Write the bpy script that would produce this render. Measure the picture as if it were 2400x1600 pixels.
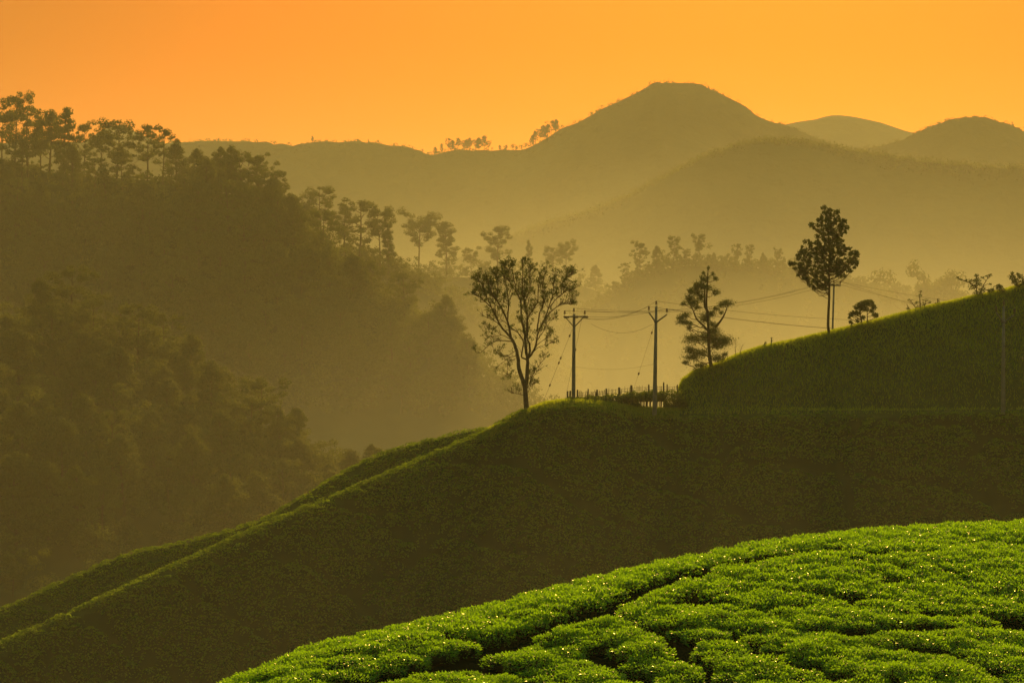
import bpy, math, random
import numpy as np
from mathutils import Vector

for o in list(bpy.data.objects):
    bpy.data.objects.remove(o)
random.seed(7)
RNG = np.random.default_rng(7)
SC = bpy.context.scene
COL = SC.collection

# ------------------------------------------------------------------ camera
LENS = 85.0
PX = 2352.0 * LENS / 36.0          # focal length in picture units (picture 2352 wide)
VH = 700.0                          # height of the level line in the picture
cam_d = bpy.data.cameras.new('camera')
cam = bpy.data.objects.new('camera', cam_d)
COL.objects.link(cam)
cam_d.lens = LENS
cam_d.sensor_width = 36.0
cam_d.shift_y = -(784.0 - VH) / 2352.0
cam_d.clip_start = 0.5
cam_d.clip_end = 20000.0
cam.location = (0, 0, 0)
cam.rotation_euler = (math.radians(90), 0, 0)
SC.camera = cam

# ------------------------------------------------------------------ sky, sun, exposure
SUN_EL, SUN_AZ = 17.0, 7.0           # degrees; azimuth clockwise from +Y
world = bpy.data.worlds.new('World')
SC.world = world
world.use_nodes = True
wn, wl = world.node_tree.nodes, world.node_tree.links
wn.clear()
w_sky = wn.new('ShaderNodeTexSky')
w_sky.sky_type = 'NISHITA'
w_sky.sun_disc = False
w_sky.sun_elevation = math.radians(SUN_EL)
w_sky.sun_rotation = math.radians(SUN_AZ)
w_sky.altitude = 1500.0
w_sky.air_density = 1.0
w_sky.dust_density = 3.0
w_sky.ozone_density = 1.0
w_mix = wn.new('ShaderNodeMix')
w_mix.data_type = 'RGBA'
w_mix.blend_type = 'MULTIPLY'
w_mix.inputs['Factor'].default_value = 1.0
# amber dust lies low in the evening air, the sky overhead is clearer
w_tc = wn.new('ShaderNodeTexCoord')
w_sep = wn.new('ShaderNodeSeparateXYZ')
w_rng = wn.new('ShaderNodeMapRange')
w_rng.interpolation_type = 'SMOOTHSTEP'
w_rng.inputs['From Min'].default_value = 0.10
w_rng.inputs['From Max'].default_value = 0.85
w_tint = wn.new('ShaderNodeMix')
w_tint.data_type = 'RGBA'
w_tint.inputs[6].default_value = (0.160, 0.0375, 0.0001, 1)
w_tint.inputs[7].default_value = (0.88, 1.0, 0.40, 1)
wl.new(w_tc.outputs['Generated'], w_sep.inputs[0])
wl.new(w_sep.outputs['Z'], w_rng.inputs['Value'])
wl.new(w_rng.outputs['Result'], w_tint.inputs['Factor'])
wl.new(w_tint.outputs[2], w_mix.inputs[7])
w_bg = wn.new('ShaderNodeBackground')
w_bg.inputs['Strength'].default_value = 0.15
w_out = wn.new('ShaderNodeOutputWorld')
wl.new(w_sky.outputs[0], w_mix.inputs[6])
wl.new(w_mix.outputs[2], w_bg.inputs['Color'])
wl.new(w_bg.outputs[0], w_out.inputs['Surface'])

sun_d = bpy.data.lights.new('sun', 'SUN')
sun_d.energy = 4.45
sun_d.angle = math.radians(0.5)
sun_d.color = (1.0, 0.60, 0.105)
sun = bpy.data.objects.new('sun', sun_d)
COL.objects.link(sun)
_a, _e = math.radians(SUN_AZ), math.radians(SUN_EL)
SUN_DIR = Vector((math.sin(_a) * math.cos(_e), math.cos(_a) * math.cos(_e), math.sin(_e)))
sun.rotation_euler = (-SUN_DIR).to_track_quat('-Z', 'Y').to_euler()
sun.location = (0, 0, 120)

SC.view_settings.view_transform = 'Standard'
SC.view_settings.look = 'None'
SC.view_settings.gamma = 1.0
SC.view_settings.use_curve_mapping = False
SC.view_settings.exposure = 0.8
SC.render.engine = 'CYCLES'
cy = SC.cycles
cy.max_bounces = 8
cy.diffuse_bounces = 3
cy.glossy_bounces = 2
cy.transmission_bounces = 4
cy.transparent_max_bounces = 8
cy.volume_bounces = 0
cy.use_denoising = True
cy.use_adaptive_sampling = False
cy.caustics_reflective = False
cy.caustics_refractive = False
cy.sample_clamp_indirect = 4.0
cy.sample_clamp_direct = 5.0

# ------------------------------------------------------------------ helpers
def P(u, v, Y):
    """world point of picture place (u, v) at depth Y metres"""
    return np.array([(u - 1176.0) / PX * Y, Y, (VH - v) / PX * Y])

def _hash(ix, iy, seed):
    n = (ix * 374761393 + iy * 668265263 + seed * 974634777) & 0xFFFFFFFF
    n = ((n ^ (n >> 13)) * 1274126177) & 0xFFFFFFFF
    return ((n ^ (n >> 16)) & 0xFFFF) / 65535.0

def vnoise(x, y, seed=0):
    x = np.asarray(x, float); y = np.asarray(y, float)
    ix = np.floor(x).astype(np.int64); iy = np.floor(y).astype(np.int64)
    fx = x - ix; fy = y - iy
    fx = fx * fx * (3 - 2 * fx); fy = fy * fy * (3 - 2 * fy)
    a = _hash(ix, iy, seed); b = _hash(ix + 1, iy, seed)
    c = _hash(ix, iy + 1, seed); d = _hash(ix + 1, iy + 1, seed)
    return (a + (b - a) * fx) * (1 - fy) + (c + (d - c) * fx) * fy

def fbm(x, y, oct=4, seed=0):
    s = 0; a = 0.5; f = 1.0
    for i in range(oct):
        s = s + a * (vnoise(x * f, y * f, seed + i * 17) - 0.5)
        a *= 0.5; f *= 2.03
    return s

def mesh_obj(name, verts, faces, mats=(), parent=None, smooth=True, mat_idx=None, link=True):
    """faces: (n,3)/(n,4) int array, or list of such arrays"""
    me = bpy.data.meshes.new(name)
    verts = np.asarray(verts, np.float32)
    fl = faces if isinstance(faces, list) else [faces]
    fl = [np.asarray(f, np.int32) for f in fl if len(f)]
    loops = np.concatenate([f.ravel() for f in fl])
    sizes = np.concatenate([np.full(len(f), f.shape[1], np.int32) for f in fl])
    starts = np.concatenate([[0], np.cumsum(sizes)[:-1]]).astype(np.int32)
    me.vertices.add(len(verts)); me.vertices.foreach_set('co', verts.ravel())
    me.loops.add(len(loops)); me.loops.foreach_set('vertex_index', loops)
    me.polygons.add(len(sizes)); me.polygons.foreach_set('loop_start', starts)
    me.polygons.foreach_set('loop_total', sizes)
    if smooth:
        me.polygons.foreach_set('use_smooth', np.ones(len(sizes), bool))
    for m in mats:
        me.materials.append(m)
    if mat_idx is not None:
        me.polygons.foreach_set('material_index', np.asarray(mat_idx, np.int32))
    me.update(calc_edges=True)
    o = bpy.data.objects.new(name, me)
    if link:
        COL.objects.link(o)
    if parent is not None:
        o.parent = parent
    return o

def tag(o, label=None, cat=None, group=None, kind=None):
    if label: o['label'] = label
    if cat: o['category'] = cat
    if group: o['group'] = group
    if kind: o['kind'] = kind
    return o

# ------------------------------------------------------------------ materials
def new_mat(name):
    m = bpy.data.materials.new(name)
    m.use_nodes = True
    m.node_tree.nodes.clear()
    return m, m.node_tree.nodes, m.node_tree.links

def mat_surface(name, c1, c2, scale, rough=0.9, bump=0.0, bscale=None, spec=0.0, detail=6):
    m, n, l = new_mat(name)
    out = n.new('ShaderNodeOutputMaterial'); b = n.new('ShaderNodeBsdfPrincipled')
    tc = n.new('ShaderNodeTexCoord'); t = n.new('ShaderNodeTexNoise'); r = n.new('ShaderNodeValToRGB')
    t.inputs['Scale'].default_value = scale; t.inputs['Detail'].default_value = detail
    r.color_ramp.elements[0].position = 0.3; r.color_ramp.elements[1].position = 0.7
    r.color_ramp.elements[0].color = (*c1, 1); r.color_ramp.elements[1].color = (*c2, 1)
    l.new(tc.outputs['Object'], t.inputs['Vector']); l.new(t.outputs['Fac'], r.inputs['Fac'])
    l.new(r.outputs['Color'], b.inputs['Base Color'])
    b.inputs['Roughness'].default_value = rough
    b.inputs['Specular IOR Level'].default_value = spec
    if bump:
        t2 = n.new('ShaderNodeTexNoise'); bp = n.new('ShaderNodeBump')
        t2.inputs['Scale'].default_value = bscale or scale * 4; t2.inputs['Detail'].default_value = 5
        bp.inputs['Strength'].default_value = 1.0; bp.inputs['Distance'].default_value = bump
        l.new(tc.outputs['Object'], t2.inputs['Vector']); l.new(t2.outputs['Fac'], bp.inputs['Height'])
        l.new(bp.outputs['Normal'], b.inputs['Normal'])
    l.new(b.outputs[0], out.inputs['Surface'])
    return m

def mat_leaf(name, c1, c2, trans, tcol, rough=0.45, spec=0.4, scale=3.0):
    """thin leaves: a reflecting upper face, light shining through"""
    m, n, l = new_mat(name)
    out = n.new('ShaderNodeOutputMaterial'); b = n.new('ShaderNodeBsdfPrincipled')
    tr = n.new('ShaderNodeBsdfTranslucent'); mx = n.new('ShaderNodeMixShader')
    geo = n.new('ShaderNodeNewGeometry'); info = n.new('ShaderNodeObjectInfo')
    add = n.new('ShaderNodeMath'); add.operation = 'ADD'
    fr = n.new('ShaderNodeMath'); fr.operation = 'FRACT'
    r = n.new('ShaderNodeValToRGB'); r2 = n.new('ShaderNodeValToRGB')
    r.color_ramp.elements[0].color = (*c1, 1); r.color_ramp.elements[1].color = (*c2, 1)
    r2.color_ramp.elements[0].color = (*[c * 0.7 for c in tcol], 1); r2.color_ramp.elements[1].color = (*tcol, 1)
    l.new(geo.outputs['Random Per Island'], add.inputs[0]); l.new(info.outputs['Random'], add.inputs[1])
    l.new(add.outputs[0], fr.inputs[0])
    l.new(fr.outputs[0], r.inputs['Fac']); l.new(fr.outputs[0], r2.inputs['Fac'])
    l.new(r.outputs['Color'], b.inputs['Base Color']); l.new(r2.outputs['Color'], tr.inputs['Color'])
    b.inputs['Roughness'].default_value = rough
    b.inputs['Specular IOR Level'].default_value = spec
    mx.inputs['Fac'].default_value = trans
    l.new(b.outputs[0], mx.inputs[1]); l.new(tr.outputs[0], mx.inputs[2])
    l.new(mx.outputs[0], out.inputs['Surface'])
    return m

M = {}
M['valley'] = mat_surface('valley_ground', (0.03, 0.045, 0.012), (0.06, 0.075, 0.02), 0.02)
M['forest_ground'] = mat_surface('forest_ground', (0.022, 0.035, 0.010), (0.05, 0.06, 0.018), 0.08)
M['mountain'] = mat_surface('mountain_slope', (0.035, 0.05, 0.016), (0.075, 0.085, 0.028), 0.012, bump=6.0, bscale=0.05)
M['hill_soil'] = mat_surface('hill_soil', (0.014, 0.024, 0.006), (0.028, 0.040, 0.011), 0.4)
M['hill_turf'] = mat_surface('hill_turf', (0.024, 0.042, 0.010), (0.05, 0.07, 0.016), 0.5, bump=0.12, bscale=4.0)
M['soil'] = mat_surface('tea_field_soil', (0.006, 0.010, 0.004), (0.013, 0.016, 0.006), 1.2, bump=0.05, bscale=9.0)  # soil made near black, the shade between bushes is in its colour

# ------------------------------------------------------------------ land
def smooth_interp(xs, ys, x):
    """monotone-ish cubic through the points"""
    xs = np.asarray(xs, float); ys = np.asarray(ys, float); x = np.asarray(x, float)
    h = np.diff(xs); d = np.diff(ys) / h
    m = np.zeros_like(ys)
    m[1:-1] = np.where(d[1:] * d[:-1] > 0, 2 * d[1:] * d[:-1] / (d[1:] + d[:-1] + 1e-12), 0.0)
    m[0], m[-1] = d[0], d[-1]
    xc = np.clip(x, xs[0], xs[-1])
    i = np.clip(np.searchsorted(xs, xc) - 1, 0, len(xs) - 2)
    t = (xc - xs[i]) / h[i]
    return ((2*t**3 - 3*t**2 + 1) * ys[i] + (t**3 - 2*t**2 + t) * h[i] * m[i]
            + (-2*t**3 + 3*t**2) * ys[i+1] + (t**3 - t**2) * h[i] * m[i+1])

class Ridge:
    """a hill known by its crest line; falls to the front and to the back"""
    def __init__(self, crest, front, back, rnd, amp=0.0, nscale=50.0, seed=0, crest_amp=0.25, oct=4, jag=0.0):
        self.jag = jag
        p = np.array([P(*c) for c in crest])
        self.x, self.y, self.z = p[:, 0], p[:, 1], p[:, 2]
        self.front, self.back, self.rnd = front, back, rnd
        self.amp, self.ns, self.seed, self.ca, self.oct = amp, nscale, seed, crest_amp, oct
    def h(self, x, y):
        yc = smooth_interp(self.x, self.y, x); zc = smooth_interp(self.x, self.z, x)
        d = yc - y
        k = np.where(d > 0, self.front, self.back)
        drop = k * (np.sqrt(d * d + self.rnd ** 2) - self.rnd)
        z = zc - drop
        if self.amp:
            w = self.ca + (1 - self.ca) * np.clip(np.abs(d) / (self.rnd * 4 + 1e-6), 0, 1)
            z = z + self.amp * w * fbm(x / self.ns, y / self.ns, self.oct, self.seed) * 2
        if self.jag:
            z = z + self.jag * 2 * fbm(x / 22.0 + 3.3, y / 60.0, 4, self.seed + 50)
        return z

def grid_mesh(name, hfun, x0, x1, y0, y1, dx, dy, mat, floor=None):
    xs = np.arange(x0, x1 + dx * 0.5, dx); ys = np.arange(y0, y1 + dy * 0.5, dy)
    X, Y = np.meshgrid(xs, ys)
    Z = hfun(X, Y)
    if floor is not None:
        Z = np.maximum(Z, floor)
    nx, ny = len(xs), len(ys)
    v = np.stack([X.ravel(), Y.ravel(), Z.ravel()], 1)
    i = np.arange(nx * ny).reshape(ny, nx)
    f = np.stack([i[:-1, :-1].ravel(), i[:-1, 1:].ravel(), i[1:, 1:].ravel(), i[1:, :-1].ravel()], 1)
    o = mesh_obj(name, v, f, [mat])
    return tag(o, kind='structure')

FLOOR = -80.0
# far mountains
R_main = Ridge([(-300,330,2250),(300,326,2250),(410,322,2250),(470,320,2250),(560,325,2250),(700,325,2230),(800,325,2230),(870,329,2220),
                (940,337,2210),(985,348,2200),(1060,343,2200),(1130,337,2200),(1200,336,2200),(1240,321,2200),(1285,293,2200),
                (1330,275,2200),(1400,240,2200),(1460,213,2200),(1488,199,2200),(1504,190,2200),(1522,193,2200),(1566,193,2200),(1606,200,2200),(1622,209,2200),(1645,216,2200),
                (1670,233,2200),(1710,257,2200),(1750,283,2190),(1800,293,2180),(1850,313,2170),(1900,330,2160),(1960,346,2150),
                (2010,340,2140),(2060,325,2130),(2130,293,2120),(2190,274,2110),(2240,272,2110),(2300,285,2110),(2352,302,2110),(2700,350,2110)],
               0.55, 0.6, 3, amp=16, nscale=110, seed=3, crest_amp=0.10, oct=6, jag=2.6)
R_left_far = Ridge([(-200,440,2900),(130,372,2900),(200,322,2900),(270,288,2900),(330,312,2900),(420,345,2900),(700,420,2900)], 0.6, 0.6, 3, amp=8, nscale=90, seed=4, crest_amp=0.12, oct=5)
R_right_far = Ridge([(1500,330,2950),(1700,302,2950),(1780,290,2950),(1850,277,2950),(1935,266,2950),(2000,277,2950),(2090,304,2950),(2200,330,2950),(2500,370,2950)], 0.5, 0.6, 5, amp=12, nscale=100, seed=6, crest_amp=0.10, oct=5, jag=1.5)
R_right_front = Ridge([(700,900,1500),(1000,620,1500),(1200,535,1500),(1340,492,1500),(1450,450,1500),(1550,398,1500),(1650,350,1500),(1720,332,1500),(1800,326,1500),
                       (1880,331,1490),(1960,347,1480),(2050,356,1470),(2150,369,1460),(2260,379,1450),(2352,388,1440),(2700,420,1430)],
                      0.52, 0.5, 5, amp=13, nscale=90, seed=8, crest_amp=0.14, oct=6, jag=1.6)
R_mid_trees = Ridge([(200,600,1150),(600,585,1150),(800,600,1150),(950,632,1150),(1100,636,1150),(1250,642,1150),(1330,655,1150),(1420,690,1150),(1500,740,1150),(1640,900,1150)],
                    0.5, 0.5, 12, amp=6, nscale=60, seed=12)
R_right_trees = Ridge([(1050,1150,1000),(1250,800,1000),(1340,720,1000),(1400,680,1000),(1430,655,1000),(1480,628,1000),(1600,608,1000),(1700,612,1000),(1800,624,1000),(1870,640,1000),
                       (1920,652,1000),(1970,664,1000),(2010,667,1000),(2090,685,1000),(2300,730,1000)],
                      0.5, 0.5, 10, amp=5, nscale=50, seed=14, crest_amp=0.1)
# wooded slope on the left, its lower spur in front
R_wood = Ridge([(-300,330,900),(0,385,880),(150,402,860),(300,412,840),(420,420,820),(520,450,800),(620,505,780),(700,560,760),(760,620,745),(870,705,725),
                (960,765,710),(1080,845,690),(1150,905,680),(1250,985,665),(1400,1080,640),(1700,1350,620)], 0.52, 0.5, 10, amp=7, nscale=45, seed=21, crest_amp=0.15)
R_wood_back = Ridge([(400,470,1000),(560,500,980),(700,545,960),(800,580,950),(900,625,940),(960,655,930),(1050,700,920),(1200,780,900),(1350,920,890),(1600,1200,880)], 0.5, 0.5, 10, amp=5, nscale=45, seed=25)
R_spur = Ridge([(-300,760,470),(0,780,465),(100,760,460),(200,790,455),(300,815,450),(400,850,446),(470,940,440),(560,960,436),(620,1010,430),(720,1085,425),
                (850,1140,420),(1000,1230,410),(1200,1500,400)], 0.28, 0.42, 8, amp=6, nscale=35, seed=31, crest_amp=0.2)
# the near hill with the poles
R_saddle = Ridge([(-500,1690,158),(-200,1562,165),(0,1478,172),(200,1392,178),(400,1302,182),(650,1193,188),(800,1131,192),(950,1066,196),(1060,1018,197),(1110,994,198),(1160,968,199),
                  (1210,943,200),(1260,926,202),(1310,921,203),(1400,927,203),(1480,938,203),(1560,940,203),(1800,942,202),(2352,942,200),(3200,942,196)],
                 0.62, 0.40, 2.2, amp=0.9, nscale=14, seed=41, crest_amp=0.18)
R_fold = Ridge([(-500,1600,188),(-200,1490,195),(0,1402,200),(150,1334,204),(300,1273,206),(450,1241,208),(600,1197,210),(680,1152,212),(760,1103,214),(870,1049,216),
                (1000,1012,214),(1110,990,212),(1180,992,210),(1300,1060,208),(1500,1150,206),(1700,1300,206)], 0.62, 0.6, 2.0, amp=0.7, nscale=12, seed=43, crest_amp=0.15)
R_knoll = Ridge([(700,2900,206),(1300,1400,206),(1540,1010,207),(1556,915,207.3),(1566,878,207.8),(1580,866,208),(1600,854,209),(1650,837,210),(1700,816,211),(1800,789,213),(1900,767,215),
                 (2000,739,217),(2100,714,219),(2200,692,221),(2300,670,223),(2352,658,224),(2700,600,230),(3200,560,235)], 0.60, 0.45, 1.6, amp=0.6, nscale=7, seed=47, crest_amp=0.45)

def smax(a, b, k):
    h = np.clip(0.5 + 0.5 * (a - b) / k, 0, 1)
    return b + (a - b) * h + k * h * (1 - h)

def hill_paths(x, y):
    """1 on the footpaths that wander across the tea slope"""
    w1 = np.abs(((x * 0.42 + y * 0.9 + 8 * fbm(x / 16, y / 16, 4, 71)) / 7.0) % 1.0 - 0.5) * 7.0
    w2 = np.abs(((x * 0.9 - y * 0.45 + 11 * fbm(x / 13, y / 13, 4, 72)) / 9.5) % 1.0 - 0.5) * 9.5
    w2 = w2 + 3.0 * (vnoise(x / 9, y / 9, 75) > 0.55)
    return np.clip(1 - np.minimum(w1, w2) / 0.60, 0, 1)

def h_near(x, y):
    z = h_near0(x, y)
    yc = smooth_interp(R_saddle.x, R_saddle.y, x)
    m = np.clip((yc - 1.5 - y) / 2.0, 0, 1) * (R_saddle.h(x, y) > R_knoll.h(x, y))
    return z - 0.45 * np.clip(hill_paths(x, y) * 1.5, 0, 1) * m

def h_near0(x, y):
    return smax(np.maximum(R_saddle.h(x, y), R_fold.h(x, y)), R_knoll.h(x, y), 0.35)
def h_wood(x, y):
    return np.maximum(R_wood.h(x, y), R_wood_back.h(x, y))

# the tea field in front: the camera stands on its upper end
FIELD = [(-200,1760,50),(200,1668,54),(520,1566,58),(700,1494,60),(900,1443,62),(1100,1398,64),(1300,1344,66),(1450,1304,67.5),(1600,1273,69),(1800,1238,71),(2000,1213,73),
         (2150,1201,74.5),(2352,1194,76),(2700,1194,79),(3200,1220,82)]
_fp = np.array([P(*c) for c in FIELD])
BUSH_H = 0.40
def h_field(x, y):
    yc = smooth_interp(_fp[:, 0], _fp[:, 1], x); zc = smooth_interp(_fp[:, 0], _fp[:, 2], x) - BUSH_H
    d = yc - y
    front = 0.14 * (np.sqrt(d * d + 16) - 4)                    # gentle towards the camera
    back = 0.75 * (np.sqrt(d * d + 9) - 3)
    z = zc - np.where(d > 0, front, back)
    z = z + 0.5 * fbm(x / 7.0, y / 7.0, 3, 5) * np.clip(np.abs(d) / 4, 0.15, 1)
    # the slope climbs again to where the camera stands
    near = -1.7 - 0.20 * np.maximum(y - 2.0, 0) 
    w = np.clip((46.0 - y) / 22.0, 0, 1); w = w * w * (3 - 2 * w)
    return z * (1 - w) + near * w

def field_lanes(x, y):
    """distance in metres to the thin winding picking lanes of the tea field"""
    w1 = np.abs(((y * 1.0 - x * 0.16 + 2.6 * fbm(x / 4.5, y / 4.5, 3, 61)) / 2.3) % 1.0 - 0.5) * 2.3
    w2 = np.abs(((x * 0.8 + y * 0.75 + 3.0 * fbm(x / 4.0, y / 4.0, 3, 62)) / 3.1) % 1.0 - 0.5) * 3.1
    w1 = w1 + 2.0 * (vnoise(x / 3.2, y / 2.4, 63) > 0.56); w2 = w2 + 2.0 * (vnoise(x / 3.0, y / 3.0, 64) > 0.60)
    return np.minimum(w1, w2)

def build_land():
    o = grid_mesh('valley_floor', lambda x, y: FLOOR + 3 * fbm(x / 300, y / 300, 3, 2), -6000, 6000, -400, 9000, 200, 200, M['valley'])
    grid_mesh('distant_peak_terrain', R_left_far.h, -900, 200, 2500, 3300, 10, 16, M['mountain'], FLOOR - 2)
    o = grid_mesh('pale_mountain_terrain', R_right_far.h, 100, 900, 2500, 3350, 10, 16, M['mountain'], FLOOR - 2)
    grid_mesh('main_mountain_terrain', R_main.h, -700, 700, 1700, 2700, 4, 8, M['mountain'], FLOOR - 2)
    grid_mesh('front_mountain_terrain', R_right_front.h, -120, 460, 1100, 1850, 4, 6, M['mountain'], FLOOR - 2)
    grid_mesh('tree_hill_terrain', R_mid_trees.h, -260, 90, 950, 1350, 3, 4, M['forest_ground'], FLOOR - 2)
    grid_mesh('misty_hill_terrain', R_right_trees.h, -20, 240, 820, 1200, 3, 4, M['forest_ground'], FLOOR - 2)
    grid_mesh('wooded_hill_terrain', h_wood, -260, 60, 500, 1150, 3, 4, M['forest_ground'], FLOOR - 2)
    grid_mesh('wooded_spur_terrain', R_spur.h, -140, 10, 270, 600, 2, 2.5, M['forest_ground'], FLOOR - 2)
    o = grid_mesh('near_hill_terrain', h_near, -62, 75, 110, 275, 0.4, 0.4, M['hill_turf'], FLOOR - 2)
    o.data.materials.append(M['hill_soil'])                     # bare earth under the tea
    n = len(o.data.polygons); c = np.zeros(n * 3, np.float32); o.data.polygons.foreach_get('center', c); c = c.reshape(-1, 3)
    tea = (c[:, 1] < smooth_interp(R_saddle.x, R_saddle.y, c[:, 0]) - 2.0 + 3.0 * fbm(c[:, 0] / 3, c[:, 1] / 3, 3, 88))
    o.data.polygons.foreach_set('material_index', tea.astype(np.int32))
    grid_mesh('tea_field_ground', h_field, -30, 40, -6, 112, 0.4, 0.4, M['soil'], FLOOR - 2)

build_land()


# ------------------------------------------------------------------ vegetation helpers
M['bark'] = mat_surface('bark', (0.045, 0.035, 0.022), (0.10, 0.08, 0.05), 3.0, bump=0.02, bscale=18.0)
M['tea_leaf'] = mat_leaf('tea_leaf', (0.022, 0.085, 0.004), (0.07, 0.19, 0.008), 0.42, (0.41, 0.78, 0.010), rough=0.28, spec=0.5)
M['tea_core'] = mat_surface('tea_core', (0.014, 0.020, 0.008), (0.03, 0.035, 0.014), 6.0)
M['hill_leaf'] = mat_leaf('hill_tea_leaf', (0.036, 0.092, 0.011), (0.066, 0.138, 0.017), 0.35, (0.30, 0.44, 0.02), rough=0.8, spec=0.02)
M['grass'] = mat_leaf('grass_blade', (0.022, 0.05, 0.008), (0.045, 0.085, 0.014), 0.5, (0.55, 0.66, 0.03), rough=0.6, spec=0.2)
M['forest_leaf'] = mat_leaf('forest_leaf', (0.022, 0.042, 0.010), (0.05, 0.08, 0.018), 0.28, (0.18, 0.20, 0.03), rough=0.75, spec=0.04)
M['tree_leaf'] = mat_leaf('field_tree_leaf', (0.025, 0.045, 0.008), (0.055, 0.085, 0.014), 0.20, (0.12, 0.15, 0.015), rough=0.55, spec=0.2)

def unit(v):
    return v / (np.linalg.norm(v, axis=-1, keepdims=True) + 1e-9)

def cards(c, d, n, L, W):
    """leaf quads (rhombs): centre c, along d, facing n"""
    c = np.asarray(c, float); N = len(c)
    d = unit(d); s = unit(np.cross(d, n))
    L = np.broadcast_to(np.asarray(L, float), (N,))[:, None]; W = np.broadcast_to(np.asarray(W, float), (N,))[:, None]
    v = np.stack([c - d * L / 2, c + s * W / 2 - d * L * 0.05, c + d * L / 2, c - s * W / 2 - d * L * 0.05], 1).reshape(-1, 3)
    return v, np.arange(4 * N).reshape(N, 4)

def rand_dirs(n, rng):
    return unit(rng.normal(size=(n, 3)))

class Buf:
    """collects vertices and faces of one mesh"""
    def __init__(self):
        self.v, self.q, self.t, self.n = [], [], [], 0
    def add(self, v, f):
        v = np.asarray(v, float); f = np.asarray(f, int)
        if len(f) == 0: return
        (self.q if f.shape[1] == 4 else self.t).append(f + self.n)
        self.v.append(v); self.n += len(v)
    def tube(self, pts, rad, sides=5):
        pts = np.asarray(pts, float); k = len(pts)
        rad = np.broadcast_to(np.asarray(rad, float), (k,))
        t = np.gradient(pts, axis=0); t = unit(t)
        ref = np.where(np.abs(t[:, 2:3]) > 0.9, np.array([[1.0, 0, 0]]), np.array([[0, 0, 1.0]]))
        a = unit(np.cross(t, ref)); b = np.cross(t, a)
        for i in range(1, k):                                  # keep the frame from flipping
            a[i] = a[i - 1] - t[i] * np.dot(a[i - 1], t[i]); a[i] /= np.linalg.norm(a[i]) + 1e-9
            b[i] = np.cross(t[i], a[i])
        ang = np.arange(sides) / sides * 2 * math.pi
        v = pts[:, None] + rad[:, None, None] * (np.cos(ang)[None, :, None] * a[:, None] + np.sin(ang)[None, :, None] * b[:, None])
        i = np.arange(k * sides).reshape(k, sides); j = np.roll(i, -1, 1)
        f = np.stack([i[:-1].ravel(), j[:-1].ravel(), j[1:].ravel(), i[1:].ravel()], 1)
        self.add(v.reshape(-1, 3), f)
        base = self.n
        self.add([pts[-1] + t[-1] * rad[-1] * 0.3], np.zeros((0, 3), int)) if False else None
        if sides == 4:
            self.q.append(np.array([[base - 4, base - 3, base - 2, base - 1]]))
    def box(self, c, s, rot=None):
        v = np.array([(x, y, z) for z in (-.5, .5) for y in (-.5, .5) for x in (-.5, .5)]) * np.asarray(s, float)
        if rot is not None: v = v @ np.asarray(rot).T
        f = np.array([(0,2,3,1),(4,5,7,6),(0,1,5,4),(2,6,7,3),(0,4,6,2),(1,3,7,5)])
        self.add(v + np.asarray(c, float), f)
    def lathe(self, c, prof, sides=10, axis=(0, 0, 1)):
        """prof: (radius, height) pairs, closed at both ends"""
        ax = unit(np.array(axis, float)); ref = np.array([1.0, 0, 0]) if abs(ax[0]) < 0.8 else np.array([0, 1.0, 0])
        a = unit(np.cross(ax, ref)); b = np.cross(ax, a)
        ang = np.arange(sides) / sides * 2 * math.pi
        ring = np.cos(ang)[:, None] * a + np.sin(ang)[:, None] * b
        v = np.concatenate([np.asarray(c) + ring * r + ax * h for r, h in prof])
        i = np.arange(len(prof) * sides).reshape(len(prof), sides); j = np.roll(i, -1, 1)
        f = np.stack([i[:-1].ravel(), j[:-1].ravel(), j[1:].ravel(), i[1:].ravel()], 1)
        self.add(v, f)
    def leaves(self, c, d, n, L, W):
        self.add(*cards(c, d, n, L, W))
    def obj(self, name, mats, parent=None, smooth=True, link=True):
        fl = []
        if self.q: fl.append(np.concatenate(self.q))
        if self.t: fl.append(np.concatenate(self.t))
        return mesh_obj(name, np.concatenate(self.v), fl, mats, parent, smooth, link=link)

def curve_pts(p0, p1, bend, n=5, rng=None, jit=0.0):
    """a bowed line from p0 to p1"""
    t = np.linspace(0, 1, n)[:, None]
    p0 = np.asarray(p0, float); p1 = np.asarray(p1, float); bend = np.asarray(bend, float)
    p = p0 * (1 - t) + p1 * t + bend * (4 * t * (1 - t))
    if jit and rng is not None:
        p[1:-1] += rng.normal(size=(n - 2, 3)) * jit
    return p

def empty(name, loc, rz=0.0, sc=1.0):
    o = bpy.data.objects.new(name, None)
    COL.objects.link(o)
    o.location = loc; o.rotation_euler = (0, 0, rz)
    o.scale = sc if isinstance(sc, (tuple, list)) else (sc, sc, sc)
    o.empty_display_size = 0.5
    return o

def place(proto, name, loc, rz, sc, label, cat, group=None):
    """a thing made of the shared meshes of a prototype: [(part name, mesh), ...]"""
    e = empty(name, loc, rz, sc)
    for pn, me in proto:
        c = bpy.data.objects.new(pn, me)
        COL.objects.link(c); c.parent = e
    tag(e, label, cat, group)
    return e

def march(hfun, u, v, y0, y1, step=2.0):
    """where the line of sight through (u, v) first meets the land"""
    Y = np.arange(y0, y1, step)
    x = (u - 1176.0) / PX * Y; z = (VH - v) / PX * Y
    hit = np.nonzero(z <= hfun(x, Y))[0]
    if len(hit) == 0: return None
    k = Y[hit[0]]
    return np.array([(u - 1176.0) / PX * k, k, float(hfun(np.array((u - 1176.0) / PX * k), np.array(k)))])

def on_crest(r, u, off=0.0, hfun=None):
    """the point of a ridge's crest seen at u"""
    Y = float(np.mean(r.y))
    for _ in range(12):
        x = (u - 1176.0) / PX * Y
        Y = float(smooth_interp(r.x, r.y, x)) + off
    x = (u - 1176.0) / PX * Y
    z = float((hfun or r.h)(np.array(x), np.array(Y)))
    return np.array([x, Y, z])

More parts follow.
